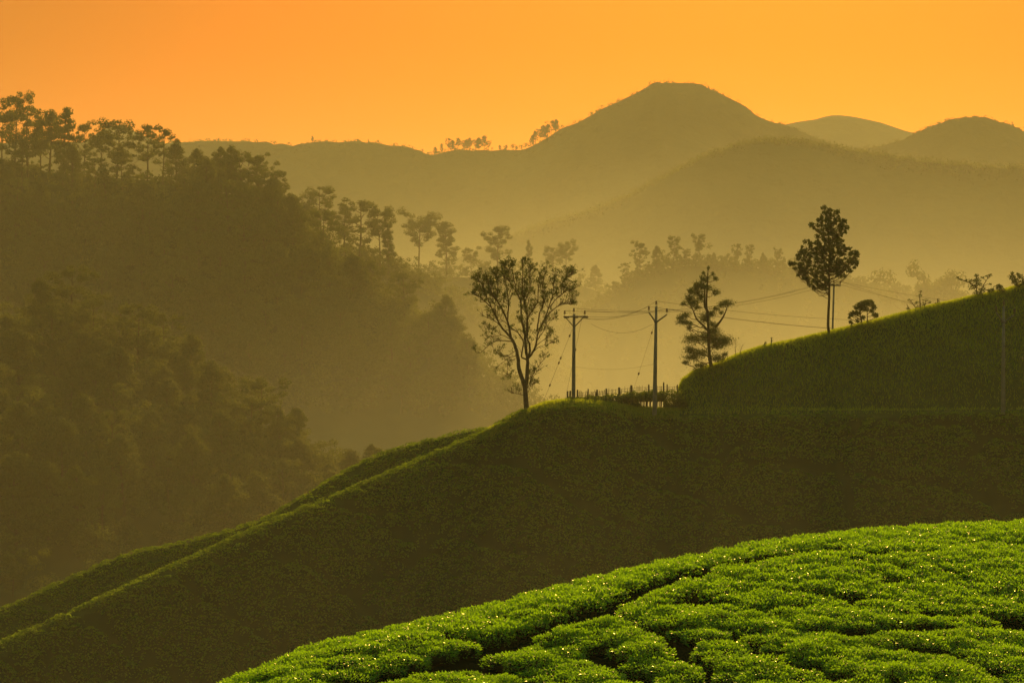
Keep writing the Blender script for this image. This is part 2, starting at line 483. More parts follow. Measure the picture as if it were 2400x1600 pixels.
# ------------------------------------------------------------------ tea field in front
def bush_mesh(name, seed, n=1400, R=0.53, H=0.38, leaf=0.052, link=False):
    rng = np.random.default_rng(seed)
    B = Buf()
    # woody core, added as a solid dark dome that blocks light
    nu, nv = 12, 4
    prof = [(R * 0.55, 0.0), (R * 0.80, H * 0.35), (R * 0.78, H * 0.62), (R * 0.45, H * 0.80), (0.02, H * 0.84)]
    B.lathe((0, 0, 0), prof, nu)
    ncore = sum(len(q) for q in B.q)
    ph = rng.uniform(0, 6.28, 4)
    a = rng.uniform(0, 2 * math.pi, n)
    lob = 1 + 0.14 * np.sin(2 * a + ph[0]) + 0.12 * np.sin(3 * a + ph[1]) + 0.08 * np.sin(5 * a + ph[2])
    q = np.sqrt(rng.uniform(0, 1, n))
    r = q * R * lob
    side = rng.uniform(0, 1, n) < 0.30
    q = np.where(side, rng.uniform(0.86, 1.02, n), q); r = q * R * lob
    bx, by = r * np.cos(a), r * np.sin(a)
    top = H * (1 - 0.20 * q ** 3) + 0.13 * fbm(bx * 2.2 + seed * 9.1, by * 2.2, 4, seed) * 2
    z = np.where(side, top * rng.uniform(0.25, 1.0, n), top - np.abs(rng.normal(0, 0.035, n)))
    c = np.stack([bx, by, z], 1)
    nrm = unit(np.stack([np.cos(a) * q ** 3, np.sin(a) * q ** 3, np.where(side, 0.25, 1.0 - 0.5 * q)], 1))
    d = unit(nrm * 0.35 + rand_dirs(n, rng) * 0.9 + np.array([0, 0, 0.15]))
    up = rng.uniform(0, 1, n) < 0.35                                  # young shoots stand up
    d[up] = unit(nrm[up] * 1.0 + rand_dirs(up.sum(), rng) * 0.55)
    face = unit(nrm + rand_dirs(n, rng) * 0.75)
    L = leaf * rng.uniform(0.7, 1.35, n)
    c[up] += d[up] * 0.035
    B.leaves(c, d, face, L, L * 0.45)
    nl = sum(len(x) for x in B.q) - ncore
    o = B.obj(name, [M['tea_core'], M['tea_leaf']], link=link)
    idx = np.concatenate([np.zeros(ncore, int), np.ones(nl, int)])
    o.data.polygons.foreach_set('material_index', idx.astype(np.int32))
    return o

FIELD_PATHS = [
    [(700,1600),(780,1572),(905,1547),(1030,1514),(1180,1472),(1250,1442),(1330,1407),(1400,1382),(1480,1347),(1560,1320),(1620,1299),(1700,1283),(1800,1266),(1900,1253)],
    [(1494,1432),(1531,1457),(1577,1486),(1613,1528),(1660,1580)],
    [(1687,1446),(1746,1482),(1815,1514),(1916,1543),(2054,1562)],
    [(1334,1478),(1425,1510),(1458,1543),(1494,1580)],
    [(1852,1445),(1939,1450),(2100,1434),(2240,1440),(2400,1428)],
    [(1850,1352),(1930,1366),(2010,1372)],
    [(2130,1400),(2240,1408),(2330,1412)],
    [(1560,1372),(1640,1382)], [(2060,1480),(2200,1500),(2300,1545),(2330,1600)],
    [(1100,1500),(1180,1540),(1230,1580)], [(1000,1450),(1080,1462),(1130,1470)], [(1960,1262),(2060,1258),(2150,1262)],
]
def build_tea_field():
    rng = np.random.default_rng(11)
    hb = lambda x, y: h_field(x, y) + BUSH_H * 0.85
    paths = []
    for pl in FIELD_PATHS:
        w = [march(hb, u, v, 40, 90, 0.1) for u, v in pl]
        w = [p for p in w if p is not None]
        if len(w) > 1: paths.append(np.array(w)[:, :2])
    protos = [bush_mesh('tea_bush', 100 + i, R=0.47 + 0.03 * (i % 5), H=0.35 + 0.02 * (i % 4)).data for i in range(10)]
    pts = []
    cell = {}
    rmin = 0.53
    # candidates are tested all at once, then thinned to the bush spacing
    N = 90000
    ya = rng.uniform(46, 84, N); xa = rng.uniform(-9, 18, N) * ya / 76.0
    za = h_field(xa, ya)
    ua = 1176 + xa / ya * PX; va = VH - (za + 0.5) / ya * PX
    ok = (ua > 380) & (ua < 2450) & (va < 1680) & (ya < smooth_interp(_fp[:, 0], _fp[:, 1], xa) + 3.5) & (field_lanes(xa, ya) > 0.27)
    pd = np.full(N, 9.0)
    for k, pl in enumerate(paths):
        for a, b in zip(pl[:-1], pl[1:]):
            ab = b - a
            t = np.clip(((xa - a[0]) * ab[0] + (ya - a[1]) * ab[1]) / ((ab ** 2).sum() + 1e-9), 0, 1)
            pd = np.minimum(pd, np.hypot(a[0] + ab[0] * t - xa, a[1] + ab[1] * t - ya) + (-0.20 if k == 0 else 0.05))
    ok &= pd > 0.62
    for x, y, z in zip(xa[ok], ya[ok], za[ok]):
        g = (int(x // rmin), int(y // rmin))
        if any(((x - o[0]) * 0.80) ** 2 + ((y - o[1]) * 1.10) ** 2 < rmin ** 2 for i in (-2, -1, 0, 1, 2) for j in (-1, 0, 1) for o in cell.get((g[0] + i, g[1] + j), ())):
            continue
        cell.setdefault(g, []).append((x, y))
        pts.append((y, x, y, z))
    pts.sort()
    keep = [p for p in pts if True]
    single, rest = keep[:300], keep[300:]
    for k, (_, x, y, z) in enumerate(single):
        o = bpy.data.objects.new('tea_bush', protos[int(rng.integers(len(protos)))])
        COL.objects.link(o)
        s = rng.uniform(0.92, 1.12)
        o.location = (x, y, z - 0.03); o.scale = (s * 1.22, s * 0.98, s * rng.uniform(0.90, 1.12))
        gx = (float(h_field(np.array(x + .4), np.array(y))) - float(h_field(np.array(x - .4), np.array(y)))) / .8
        gy = (float(h_field(np.array(x), np.array(y + .4))) - float(h_field(np.array(x), np.array(y - .4)))) / .8
        o.rotation_euler = (math.atan(gy) * 0.8, -math.atan(gx) * 0.8, 0)
        yp = float(np.interp(x, paths[0][:, 0], paths[0][:, 1])); yc = float(smooth_interp(_fp[:, 0], _fp[:, 1], x)); u = 1176 + x / y * PX
        if y > yc - 1.6: lab, g = 'tea bush on the sunlit brow line of the foreground field', 'tea bushes on the brow'
        elif x < paths[0][-1, 0] and y > yp: lab, g = 'tea bush in the strip between the dark diagonal path and the brow', 'tea bushes beyond the diagonal path'
        elif x < paths[0][-1, 0] and y > yp - 2.2: lab, g = 'tea bush on the near edge of the dark diagonal path', 'tea bushes along the diagonal path'
        elif u < 1500: lab, g = 'tea bush in the lower left of the foreground field, before the diagonal path', 'tea bushes at the lower left of the field'
        elif y > 66: lab, g = 'tea bush in the upper right of the foreground field, below the brow', 'tea bushes at the upper right of the field'
        elif u < 1950: lab, g = 'tea bush in the bottom middle of the foreground field', 'tea bushes at the bottom middle of the field'
        else: lab, g = 'tea bush in the lower right corner of the foreground field', 'tea bushes in the lower right corner'
        tag(o, lab, 'tea bush', g)
    if rest:
        B = Buf()
        me = [bush_mesh('tea_bush', 300 + i, n=560, leaf=0.078) for i in range(4)]
        vs = []
        for o in me:
            a = np.zeros(len(o.data.vertices) * 3, np.float32); o.data.vertices.foreach_get('co', a)
            f = np.zeros(len(o.data.polygons) * 4, np.int32); o.data.loops.foreach_get('vertex_index', f)
            vs.append((a.reshape(-1, 3), f.reshape(-1, 4)[48:]))
        for _, x, y, z in rest:
            v, f = vs[int(rng.integers(4))]
            t = rng.uniform(0, 6.28); c, s = math.cos(t), math.sin(t)
            B.add(v @ np.array([[c, s, 0], [-s, c, 0], [0, 0, 1]]) + (x, y, z - 0.03), f)
        o = B.obj('tea_bushes', [M['tea_leaf']])
        tag(o, 'further tea bushes along the far edge of the foreground field', 'tea bushes', kind='stuff')
    print('tea bushes', len(single), len(rest))
build_tea_field()

# ------------------------------------------------------------------ tea and grass on the shaded near hill
def build_hill_cover():
    rng = np.random.default_rng(23)
    sp = 0.98
    gx, gy = np.meshgrid(np.arange(-52, 56, sp), np.arange(138, 222, sp))
    x = (gx + rng.uniform(-.42, .42, gx.shape)).ravel(); y = (gy + rng.uniform(-.42, .42, gx.shape)).ravel()
    z = h_near(x, y)
    yc = smooth_interp(R_saddle.x, R_saddle.y, x)
    u = 1176 + x / y * PX; v = VH - z / y * PX
    yf = smooth_interp(R_fold.x, R_fold.y, x)
    ok = (u > -80) & (u < 2440) & (v < 1680) & (v > 900)
    on_saddle = (y < yc + 1.5)
    fold = (R_fold.h(x, y) > R_saddle.h(x, y)) & (y < yf + 2.5) & (u < 1120)
    ok &= (on_saddle | fold)
    ok &= ~((u > 1215) & (y > yc - 1.8))                     # the grassy brow and the track stay open
    ok &= hill_paths(x, y) < 0.48
    x, y, z = x[ok], y[ok], z[ok]
    n = len(x); k = 72
    R = rng.uniform(0.62, 0.90, n); H = rng.uniform(0.26, 0.40, n)
    a = rng.uniform(0, 2 * math.pi, (n, k)); q = np.sqrt(rng.uniform(0, 1, (n, k)))
    cx = q * R[:, None] * np.cos(a); cy_ = q * R[:, None] * np.sin(a)
    cz = H[:, None] * (1 - 0.85 * q ** 2.6) + rng.normal(0, 0.03, (n, k))
    gxs = (h_near(x + .3, y) - h_near(x - .3, y)) / .6; gys = (h_near(x, y + .3) - h_near(x, y - .3)) / .6
    c = np.stack([x[:, None] + cx, y[:, None] + cy_, z[:, None] + cz + gxs[:, None] * cx * .8 + gys[:, None] * cy_ * .8], 2).reshape(-1, 3)
    nr = unit(np.stack([np.cos(a) * q * 1.1, np.sin(a) * q * 1.1, np.ones((n, k)) * 0.9], 2).reshape(-1, 3) + rand_dirs(n * k, rng) * 0.55)
    d = np.cross(nr, rand_dirs(n * k, rng))
    L = rng.uniform(0.12, 0.24, n * k)
    B = Buf(); B.leaves(c, d, nr, L, L * 0.75)
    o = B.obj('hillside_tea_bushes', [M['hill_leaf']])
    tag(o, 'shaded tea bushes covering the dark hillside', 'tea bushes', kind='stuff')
    # grass on the brow, the track verge and the knoll
    def blades(name, x, y, hmin, hmax, wid, label):
        n = len(x); z = h_near(x, y)
        h = rng.uniform(hmin, hmax, n)
        d = unit(np.stack([rng.normal(0, .35, n), rng.normal(0, .35, n), np.ones(n)], 1))
        nr = rand_dirs(n, rng) * np.array([1, 1, 0.15])
        c = np.stack([x, y, z], 1) + d * h[:, None] * 0.42
        B = Buf(); B.leaves(c, d, nr, h, wid * rng.uniform(.7, 1.4, n))
        tag(B.obj(name, [M['grass']]), label, 'grass', kind='stuff')
    n = 60000
    u = rng.uniform(1520, 2440, n); Y = rng.uniform(203, 228, n)
    x = (u - 1176) / PX * Y
    yk = smooth_interp(R_knoll.x, R_knoll.y, x)
    y = yk - np.abs(rng.normal(0, 1, n)) * np.where(rng.uniform(0, 1, n) < .5, 1.2, 9.0) + 1.2
    m = (y > smooth_interp(R_saddle.x, R_saddle.y, x) - 1.5) & (x > 14.0)
    blades('knoll_grass', x[m], y[m], 0.12, 0.42, 0.05, 'short grass on the rounded knoll on the right')
    n = 16000
    u = rng.uniform(1110, 1560, n); x = (u - 1176) / PX * 202
    y = smooth_interp(R_saddle.x, R_saddle.y, x) + rng.uniform(-2.4, 1.5, n)
    blades('brow_grass', x, y, 0.12, 0.38, 0.05, 'sunlit grass on the brow below the fence')
build_hill_cover()

# ------------------------------------------------------------------ trees of the wooded slopes
def forest_tree(seed, style):
    """trunk and crown meshes of a tree about 1 unit = 1 m, 24 m tall"""
    rng = np.random.default_rng(seed)
    H = 24.0
    T, C = Buf(), Buf()
    lean = rng.normal(0, 0.5, 2)
    tz = np.linspace(0, 1, 9)
    trunk = np.stack([lean[0] * tz ** 2 + 0.25 * np.sin(tz * 5 + seed), lean[1] * tz ** 2, tz * H * 0.93], 1)
    T.tube(trunk, 0.34 * (1 - tz) ** 0.8 + 0.05, 6)
    def at(t):
        return np.array([np.interp(t, tz, trunk[:, i]) for i in range(3)])
    def clump(c, rx, rz, n):
        p = rand_dirs(n, rng) * (rng.uniform(0.25, 1, n) ** 0.6)[:, None]
        p[:, 2] = np.where(p[:, 2] < -0.1, p[:, 2] * 0.55, p[:, 2])           # flat underneath
        nr = unit(p + np.array([0, 0, 0.4]) + rand_dirs(n, rng) * 0.6)
        d = np.cross(nr, rand_dirs(n, rng))
        L = rng.uniform(0.35, 0.85, n)
        C.leaves(c + p * (rx, rx, rz), d, nr, L, L * 0.6)
    if style == 'umbrella':
        lo, nb, reach = 0.36, int(rng.integers(12, 17)), 0.25
    elif style == 'tall':
        lo, nb, reach = 0.30, int(rng.integers(16, 21)), 0.17
    elif style == 'flat':
        lo, nb, reach = 0.50, int(rng.integers(12, 15)), 0.32
    else:
        lo, nb, reach = 0.15, int(rng.integers(22, 28)), 0.23
    for i in range(nb):
        t = lo + (0.97 - lo) * ((i + rng.uniform(0, 0.8)) / nb)
        f = (t - lo) / (1 - lo)
        if style == 'dense': w = math.sqrt(max(0.06, 1 - (2 * f - 0.75) ** 2 * 0.75)) * (1 - 0.35 * f)
        elif style == 'tall': w = 1 - 0.55 * f
        elif style == 'flat': w = 0.55 + 0.45 * math.sin(f * 2.6)
        else: w = 0.45 + 0.75 * math.sin(min(1.0, f * 1.1) * math.pi * 0.8)
        if f > 0.9: w *= 0.45
        ln = H * reach * w * rng.uniform(0.6, 1.15)
        a = i * 2.4 + rng.uniform(-0.5, 0.5)
        p0 = at(max(0.05, t - 0.06))
        p1 = at(t) + np.array([math.cos(a) * ln, math.sin(a) * ln, ln * rng.uniform(0.25, 0.7)])
        T.tube(curve_pts(p0, p1, (0, 0, -0.1 * ln), 5, rng, 0.06), np.linspace(0.12, 0.035, 5), 4)
        rx = rng.uniform(1.3, 2.4) * (1.25 if style in ('dense', 'flat') else 1.0)
        clump(p1, rx, rx * rng.uniform(0.65, 1.0), int(34 * rx * rx + 24))
        for _ in range(int(rng.integers(1, 4))):
            b = a + rng.uniform(-0.9, 0.9); s = rng.uniform(0.45, 0.95)
            p2 = at(t) + np.array([math.cos(b) * ln * s, math.sin(b) * ln * s, ln * rng.uniform(0.0, 0.6) + rng.uniform(-.6, .8)])
            T.tube(curve_pts(p0 * .5 + p1 * .5, p2, (0, 0, .1), 4), np.linspace(0.06, 0.025, 4), 3)
            r2 = rx * rng.uniform(0.5, 0.85)
            clump(p2, r2, r2 * rng.uniform(0.7, 1.05), int(34 * r2 * r2 + 20))
    top = trunk[-1]
    clump(top + (0, 0, 0.3), 1.3 if style != 'flat' else 2.0, 0.9, 70)
    t = T.obj('trunk', [M['bark']], link=False); c = C.obj('crown', [M['forest_leaf']], link=False)
    return [('trunk', t.data), ('crown', c.data)]

PROTO = {}
for st, cnt in (('umbrella', 5), ('tall', 4), ('flat', 3), ('dense', 6)):
    PROTO[st] = [forest_tree(500 + 31 * i + len(st), st) for i in range(cnt)]

def set_tree(name, u, vtop, base, style, k, label, group=None, wide=1.0, rz=None, cat='tree'):
    """a forest tree rooted at base whose top is seen at height vtop"""
    Y = base[1]
    H = (VH - vtop) / PX * Y - base[2]
    s = H / 23.6
    p = PROTO[style][k % len(PROTO[style])]
    return place(p, name, tuple(base - np.array([0, 0, 0.02 * H])), (random.uniform(0, 6.28) if rz is None else rz), (s * wide, s * wide, s), label, cat, group)

def build_named_trees():
    # skyline of the left slope: (u, vtop, style, wide, label)
    sky = [
        (4, 262, 'umbrella', 0.9, 'hazy tree cut by the left edge of the picture'),
        (35, 216, 'umbrella', 0.85, 'tallest tree of the left skyline with a small round top tuft'),
        (62, 238, 'umbrella', 1.1, 'broad tree just right of the tallest skyline tree'),
        (92, 262, 'tall', 0.9, 'slim tree left of the paired trees on the left skyline'),
        (116, 246, 'tall', 1.15, 'left one of two dark paired trees on the left skyline'),
        (146, 240, 'tall', 1.0, 'right one of two dark paired trees on the left skyline'),
        (194, 282, 'umbrella', 0.75, 'lone slender tree standing before the pale pointed peak'),
        (232, 300, 'flat', 0.9, 'low flat tree on the flank of the pale pointed peak'),
        (270, 270, 'umbrella', 1.0, 'tree with a dark tuft above the pale pointed peak'),
        (338, 284, 'umbrella', 0.95, 'knobbly tree right of the pale pointed peak'),
        (374, 292, 'umbrella', 0.85, 'smaller knobbly tree at the end of the high skyline'),
        (404, 325, 'dense', 1.0, 'round tree where the high wooded skyline drops'),
    ]
    for i, (u, vt, st, w, lab) in enumerate(sky):
        b = on_crest(R_wood, u, off=-2 - 6 * (i % 3))
        set_tree('skyline_tree', u, vt, b, st, i, lab, 'trees on the left skyline', w)
    fall = [
        (452, 338, 'dense', 1.0, 'first bushy tree on the falling skyline of the wooded slope'),
        (505, 332, 'dense', 0.85, 'pointed bushy tree beside the first on the falling skyline'),
        (532, 328, 'tall', 1.0, 'upright tree on the falling skyline above the hazy ridge'),
        (588, 352, 'umbrella', 1.1, 'pyramid shaped tree midway down the falling skyline'),
        (634, 388, 'umbrella', 0.8, 'tree with loose knobs at the corner of the falling skyline'),
        (690, 452, 'flat', 0.9, 'flat topped tree below the corner of the falling skyline'),
        (736, 424, 'umbrella', 1.0, 'domed tree standing alone against the hazy mountain'),
        (790, 470, 'umbrella', 1.0, 'left tree of the open clump of large crowned trees'),
        (826, 456, 'umbrella', 1.25, 'largest tree of the open clump on the slope'),
        (872, 478, 'flat', 0.85, 'flat crowned tree at the right of the open clump'),
        (892, 520, 'tall', 0.8, 'slim low tree beside the open clump'),
    ]
    for i, (u, vt, st, w, lab) in enumerate(fall):
        r = R_wood if u < 640 else R_wood_back
        b = on_crest(r, u, off=-3 - 5 * (i % 3))
        set_tree('slope_tree', u, vt, b, st, i + 2, lab, 'trees on the falling skyline', w)
    mid = [
        (962, 492, 'flat', 1.0, 'wide forked tree standing alone in the haze'),
        (1025, 505, 'tall', 1.1, 'narrow tree right of the wide forked tree'),
        (1082, 570, 'flat', 0.95, 'low spreading tree between the two hazy uprights'),
        (1142, 517, 'umbrella', 1.0, 'layered hazy tree behind the vase shaped tree'),
        (1216, 548, 'tall', 0.6, 'thin faint tree just above the vase shaped tree'),
        (1270, 566, 'flat', 0.9, 'faint flat crowned tree right of the thin one'),
        (1300, 558, 'flat', 0.9, 'faint dome crowned tree above the cross arm pole'),
        (1368, 606, 'dense', 1.0, 'faint rounded tree low in the mist'),
    ]
    for i, (u, vt, st, w, lab) in enumerate(mid):
        b = on_crest(R_mid_trees, u, off=-3 * (i % 2))
        set_tree('misty_tree', u, vt, b, st, i + 1, lab, 'trees in the mist at the valley centre', w)
    rt = [
        (1436, 602, 'umbrella', 0.9, 'leftmost small tree on the misty knoll'),
        (1470, 556, 'umbrella', 0.9, 'tall left tree of the misty knoll'),
        (1508, 562, 'dense', 0.8, 'rounded tree inside the misty knoll group'),
        (1548, 540, 'umbrella', 0.8, 'highest domed tree of the misty knoll group'),
        (1575, 572, 'flat', 0.8, 'wide domed tree under the highest one on the misty knoll'),
        (1606, 538, 'flat', 0.65, 'mushroom shaped tree alone on the misty knoll'),
        (1640, 578, 'dense', 0.7, 'low round tree right of the mushroom shaped tree'),
        (1694, 558, 'umbrella', 0.8, 'double crowned tree midway along the misty knoll'),
        (1722, 560, 'umbrella', 0.7, 'slightly lower partner of the double crowned misty tree'),
        (1752, 578, 'dense', 0.7, 'rounded tree left of the last misty mushroom tree'),
        (1786, 572, 'flat', 0.6, 'last mushroom shaped tree before the oval tree'),
        (1800, 590, 'flat', 0.6, 'low flat tree just left of the oval tree'),
    ]
    for i, (u, vt, st, w, lab) in enumerate(rt):
        b = on_crest(R_right_trees, u, off=-2 * (i % 3))
        set_tree('misty_knoll_tree', u, vt, b, st, i, lab, 'trees on the misty knoll', w)
    pale = [(2122, 638, 'flat', 0.9, 'pale umbrella tree low in the mist at the right'), (2150, 632, 'flat', 0.6, 'faint high tree behind the pale umbrella tree'),
            (2176, 652, 'umbrella', 0.8, 'faint loose tree between the pale umbrella tree and the shrubs'), (2205, 656, 'dense', 0.8, 'faintest tree just left of the crest shrub')]
    for i, (u, vt, st, w, lab) in enumerate(pale):
        b = P(u, 745, 900.0)
        b[2] = float(R_right_trees.h(np.array(b[0]), np.array(b[1])))
        set_tree('pale_tree', u, vt, b, st, i, lab, 'pale trees in the mist', w)
build_named_trees()

def build_forest():
    rng = np.random.default_rng(77)
    def fill(hfun, n, box, hh, styles, name, label, group, gap, accept):
        got = []
        tries = 0
        while len(got) < n and tries < 40000:
            tries += 1
            u = rng.uniform(box[0], box[1]); v = rng.uniform(box[2], box[3])
            if not accept(u, v): continue
            b = march(hfun, u, v, box[4], box[5], 2.0)
            if b is None: continue
            if any((b[0] - g[0]) ** 2 + ((b[1] - g[1]) * 0.6) ** 2 < gap ** 2 for g in got): continue
            got.append(b)
        for i, b in enumerate(got):
            s = rng.uniform(*hh) / 23.6
            st = styles[int(rng.integers(len(styles)))]
            p = PROTO[st][int(rng.integers(len(PROTO[st])))]
            w = rng.uniform(0.9, 1.2)
            vb = VH - b[2] / b[1] * PX; ub = 1176 + b[0] / b[1] * PX
            if name == 'forest_tree':
                if ub < 420: lab, gg = 'tree of the hazy wood under the high left skyline', 'trees under the high left skyline'
                elif ub < 700: lab, gg = 'tree of the hazy wood midway along the left slope', 'trees midway along the left slope'
                else: lab, gg = 'tree at the misty lower end of the left wooded slope', 'trees at the misty end of the left slope'
            elif ub < 300: lab, gg = 'tree of the nearer wooded spur by the left picture edge', 'spur trees by the left edge'
            else: lab, gg = 'rim-lit tree on the descending nose of the nearer wooded spur', 'trees on the nose of the nearer spur'
            place(p, name, (b[0], b[1], b[2] - 0.4), rng.uniform(0, 6.28), (s * w, s * w, s), lab, 'tree', gg)
        return got
    edge = lambda u: np.interp(u, [0, 420, 620, 700, 760, 870, 960, 1080, 1200, 1300], [392, 430, 510, 570, 630, 715, 775, 855, 945, 1000])
    spur = lambda u: np.interp(u, [-60, 100, 200, 400, 470, 620, 720, 850], [775, 765, 795, 855, 945, 1015, 1090, 1145])
    g1 = fill(h_wood, 105, (-30, 1240, 380, 960, 480, 960), (15, 22), ['dense', 'dense', 'umbrella', 'tall'], 'forest_tree',
         'tree of the dense hazy wood on the left slope', 'trees of the left wooded slope', 5.0, lambda u, v: v > edge(u) + (48 if u < 430 else 6) and v < spur(u) + 60)
    g2 = fill(R_spur.h, 62, (-30, 880, 740, 1290, 290, 480), (9, 15), ['dense', 'dense', 'umbrella'], 'spur_tree',
         'rim-lit tree on the nearer wooded spur at lower left', 'trees of the nearer wooded spur', 4.2, lambda u, v: v > spur(u))
    # four nearest ones with bright edges
    for u, vt, vb, lab in ((158, 1158, 1245, 'bright edged tree low on the left, nearer the picture edge'), (292, 1180, 1262, 'bright edged tree low on the left, above the lit hill fold'),
                           (30, 1285, 1370, 'bright edged tree at the lower left edge of the picture'), (222, 1212, 1262, 'small tree between the two bright edged trees')):
        b = march(R_spur.h, u, vb, 280, 480, 1.0)
        if b is not None:
            set_tree('near_spur_tree', u, vt, b, 'dense', int(u), lab, 'bright edged trees at lower left', 1.15)
    # the rest of the wood reads as one mass
    B = Buf()
    def mass(hfun, n, box, accept, hgt, k, ls=(.45, .95)):
        m = 0
        while m < n:
            u = rng.uniform(box[0], box[1]); v = rng.uniform(box[2], box[3])
            if not accept(u, v): continue
            b = march(hfun, u, v, box[4], box[5], 3.0)
            if b is None: continue
            m += 1
            hh = rng.uniform(*hgt); rx = hh * rng.uniform(0.24, 0.36)
            for _ in range(7):
                p = np.array([rng.normal(0, .5) * rx, rng.normal(0, .5) * rx, hh * rng.uniform(0.35, 0.95)]); r = rx * rng.uniform(.35, .6)
                q = rand_dirs(k, rng) * (rng.uniform(0.3, 1, k) ** .5)[:, None]
                nr = unit(q + (0, 0, .4) + rand_dirs(k, rng) * .6)
                L = rng.uniform(*ls, k)
                B.leaves(b + p + q * (r, r, r * .7), np.cross(nr, rand_dirs(k, rng)), nr, L, L * .65)
    mass(h_wood, 420, (-40, 1260, 390, 1000, 480, 960), lambda u, v: v > edge(u) + (45 if u < 430 else 8) and v < spur(u) + 60, (8, 15), 34)
    mass(R_spur.h, 230, (-40, 900, 740, 1420, 270, 480), lambda u, v: v > spur(u) + 4, (5, 10), 78, (.24, .55))
    mass(R_mid_trees.h, 130, (640, 1420, 600, 860, 940, 1160), lambda u, v: True, (6, 13), 26)
    mass(R_right_trees.h, 130, (1330, 2090, 612, 900, 800, 1010), lambda u, v: v > 615, (5, 11), 26)
    def crest_mass(r, u0, u1, n, o0, o1, hgt, k, ls=(.45, .95)):
        for _ in range(n):
            b = on_crest(r, rng.uniform(u0, u1), off=rng.uniform(o0, o1))
            hh = rng.uniform(*hgt); rx = hh * rng.uniform(0.26, 0.40)
            for _ in range(5):
                p = np.array([rng.normal(0, .5) * rx, rng.normal(0, .5) * rx, hh * rng.uniform(0.15, 0.9)]); q0 = rx * rng.uniform(.35, .6)
                q = rand_dirs(k, rng) * (rng.uniform(0.3, 1, k) ** .5)[:, None]
                nr = unit(q + (0, 0, .4) + rand_dirs(k, rng) * .6)
                L = rng.uniform(*ls, k)
                B.leaves(b + p + q * (q0, q0, q0 * .7), np.cross(nr, rand_dirs(k, rng)), nr, L, L * .65)
    crest_mass(R_wood, -40, 430, 130, -16, 22, (2, 5), 26)
    crest_mass(R_wood, 430, 1300, 480, -18, 22, (5, 11), 26)
    crest_mass(R_wood_back, 560, 1500, 460, -18, 22, (5, 10), 26)
    crest_mass(R_spur, -40, 950, 150, -12, 16, (4, 9), 55, (.24, .55))
    crest_mass(R_mid_trees, 700, 1600, 260, -16, 20, (5, 10), 22)
    crest_mass(R_right_trees, 1250, 2120, 620, -12, 14, (2.5, 6), 20)
    tag(B.obj('woodland', [M['forest_leaf']]), 'hazy mass of woodland covering the valley slopes', 'woodland', kind='stuff')
build_forest()

def build_ridge_trees():
    rng = np.random.default_rng(5)
    spots = []
    for u, h in ((502, 9), (520, 8), (560, 7), (592, 8), (630, 10), (658, 7), (718, 20), (735, 9), (752, 9), (772, 8), (800, 8), (822, 9), (846, 10), (868, 11), (905, 9), (948, 9), (970, 12)):
        spots.append((u, h))
    for u, h in ((1000, 21), (1014, 26), (1030, 35), (1038, 28), (1052, 32), (1064, 24), (1072, 28), (1080, 34), (1092, 28), (1100, 34), (1112, 38), (1122, 26), (1148, 14), (1163, 14), (1178, 16), (1186, 11),
                 (1198, 14), (1208, 16), (1222, 30), (1230, 36), (1240, 34), (1250, 38), (1258, 36), (1266, 38), (1276, 34)):
        spots.append((u, h))
    for u, h in ((1524, 8), (1612, 9), (1628, 13), (1646, 16), (1662, 12), (1676, 16), (1704, 12), (1722, 18), (1738, 16), (1752, 14), (1772, 13), (1790, 16), (1808, 12), (1826, 14), (1846, 12), (1870, 12),
                 (1890, 14), (1906, 18), (1922, 20), (1940, 20), (1956, 24), (1972, 22), (1990, 22), (2008, 20), (2030, 18), (2060, 16), (2086, 16), (2108, 16), (2132, 14), (2158, 15), (2188, 12), (2218, 12), (2242, 16), (2290, 10)):
        spots.append((u, h))
    for i, (u, h) in enumerate(spots):
        b = on_crest(R_main, u, off=-4)
        s = h * b[1] / PX / 23.6 * 0.92
        st = ('tall', 'umbrella', 'dense')[i % 3] if u < 1300 else ('dense', 'flat', 'dense')[i % 3]
        p = PROTO[st][int(rng.integers(len(PROTO[st])))]
        w = rng.uniform(0.9, 1.3) * (1.9 if u > 1300 else 1.0)
        if u > 1300: s *= 0.62
        if 985 < u < 1300: lab, g = 'hazy tree in the groups on the sagging ridge left of the peak', 'trees on the sagging ridge'
        elif u < 985: lab, g = 'tiny hazy tree on the long level ridge', 'tiny trees on the long level ridge'
        else: lab, g = 'tiny hazy tree on the ridge right of the peak', 'tiny trees right of the peak'
        place(p, 'ridge_tree', tuple(b - (0, 0, 0.5 if u < 1300 else 2.2)), rng.uniform(0, 6.28), (s * w, s * w, s), lab, 'tree', g)
    # scrub on the nearer mountain's outline
    B = Buf()
    for r, u0, u1, n, sz in ((R_right_front, 1150, 2360, 1700, 3.6), (R_main, 1290, 2360, 420, 2.8), (R_main, 380, 1290, 420, 2.2)):
        for _ in range(n):
            b = on_crest(r, rng.uniform(u0, u1), off=rng.uniform(-14, 14))
            k = 12; q = rand_dirs(k, rng); nr = unit(q + (0, 0, .4)); L = rng.uniform(.7, 1.6, k)
            s = sz * rng.uniform(.4, 1.2)
            B.leaves(b + (0, 0, s * .3) + q * (s, s, s * .7), np.cross(nr, rand_dirs(k, rng)), nr, L, L * .7)
    tag(B.obj('mountain_scrub', [M['forest_leaf']]), 'low scrub along the outlines of the hazy mountains', 'scrub', kind='stuff')
build_ridge_trees()

# ------------------------------------------------------------------ single trees on the near hill
def foot(u, Y):
    x = (u - 1176.0) / PX * Y
    return np.array([x, Y, float(h_near(np.array(x), np.array(Y)))])

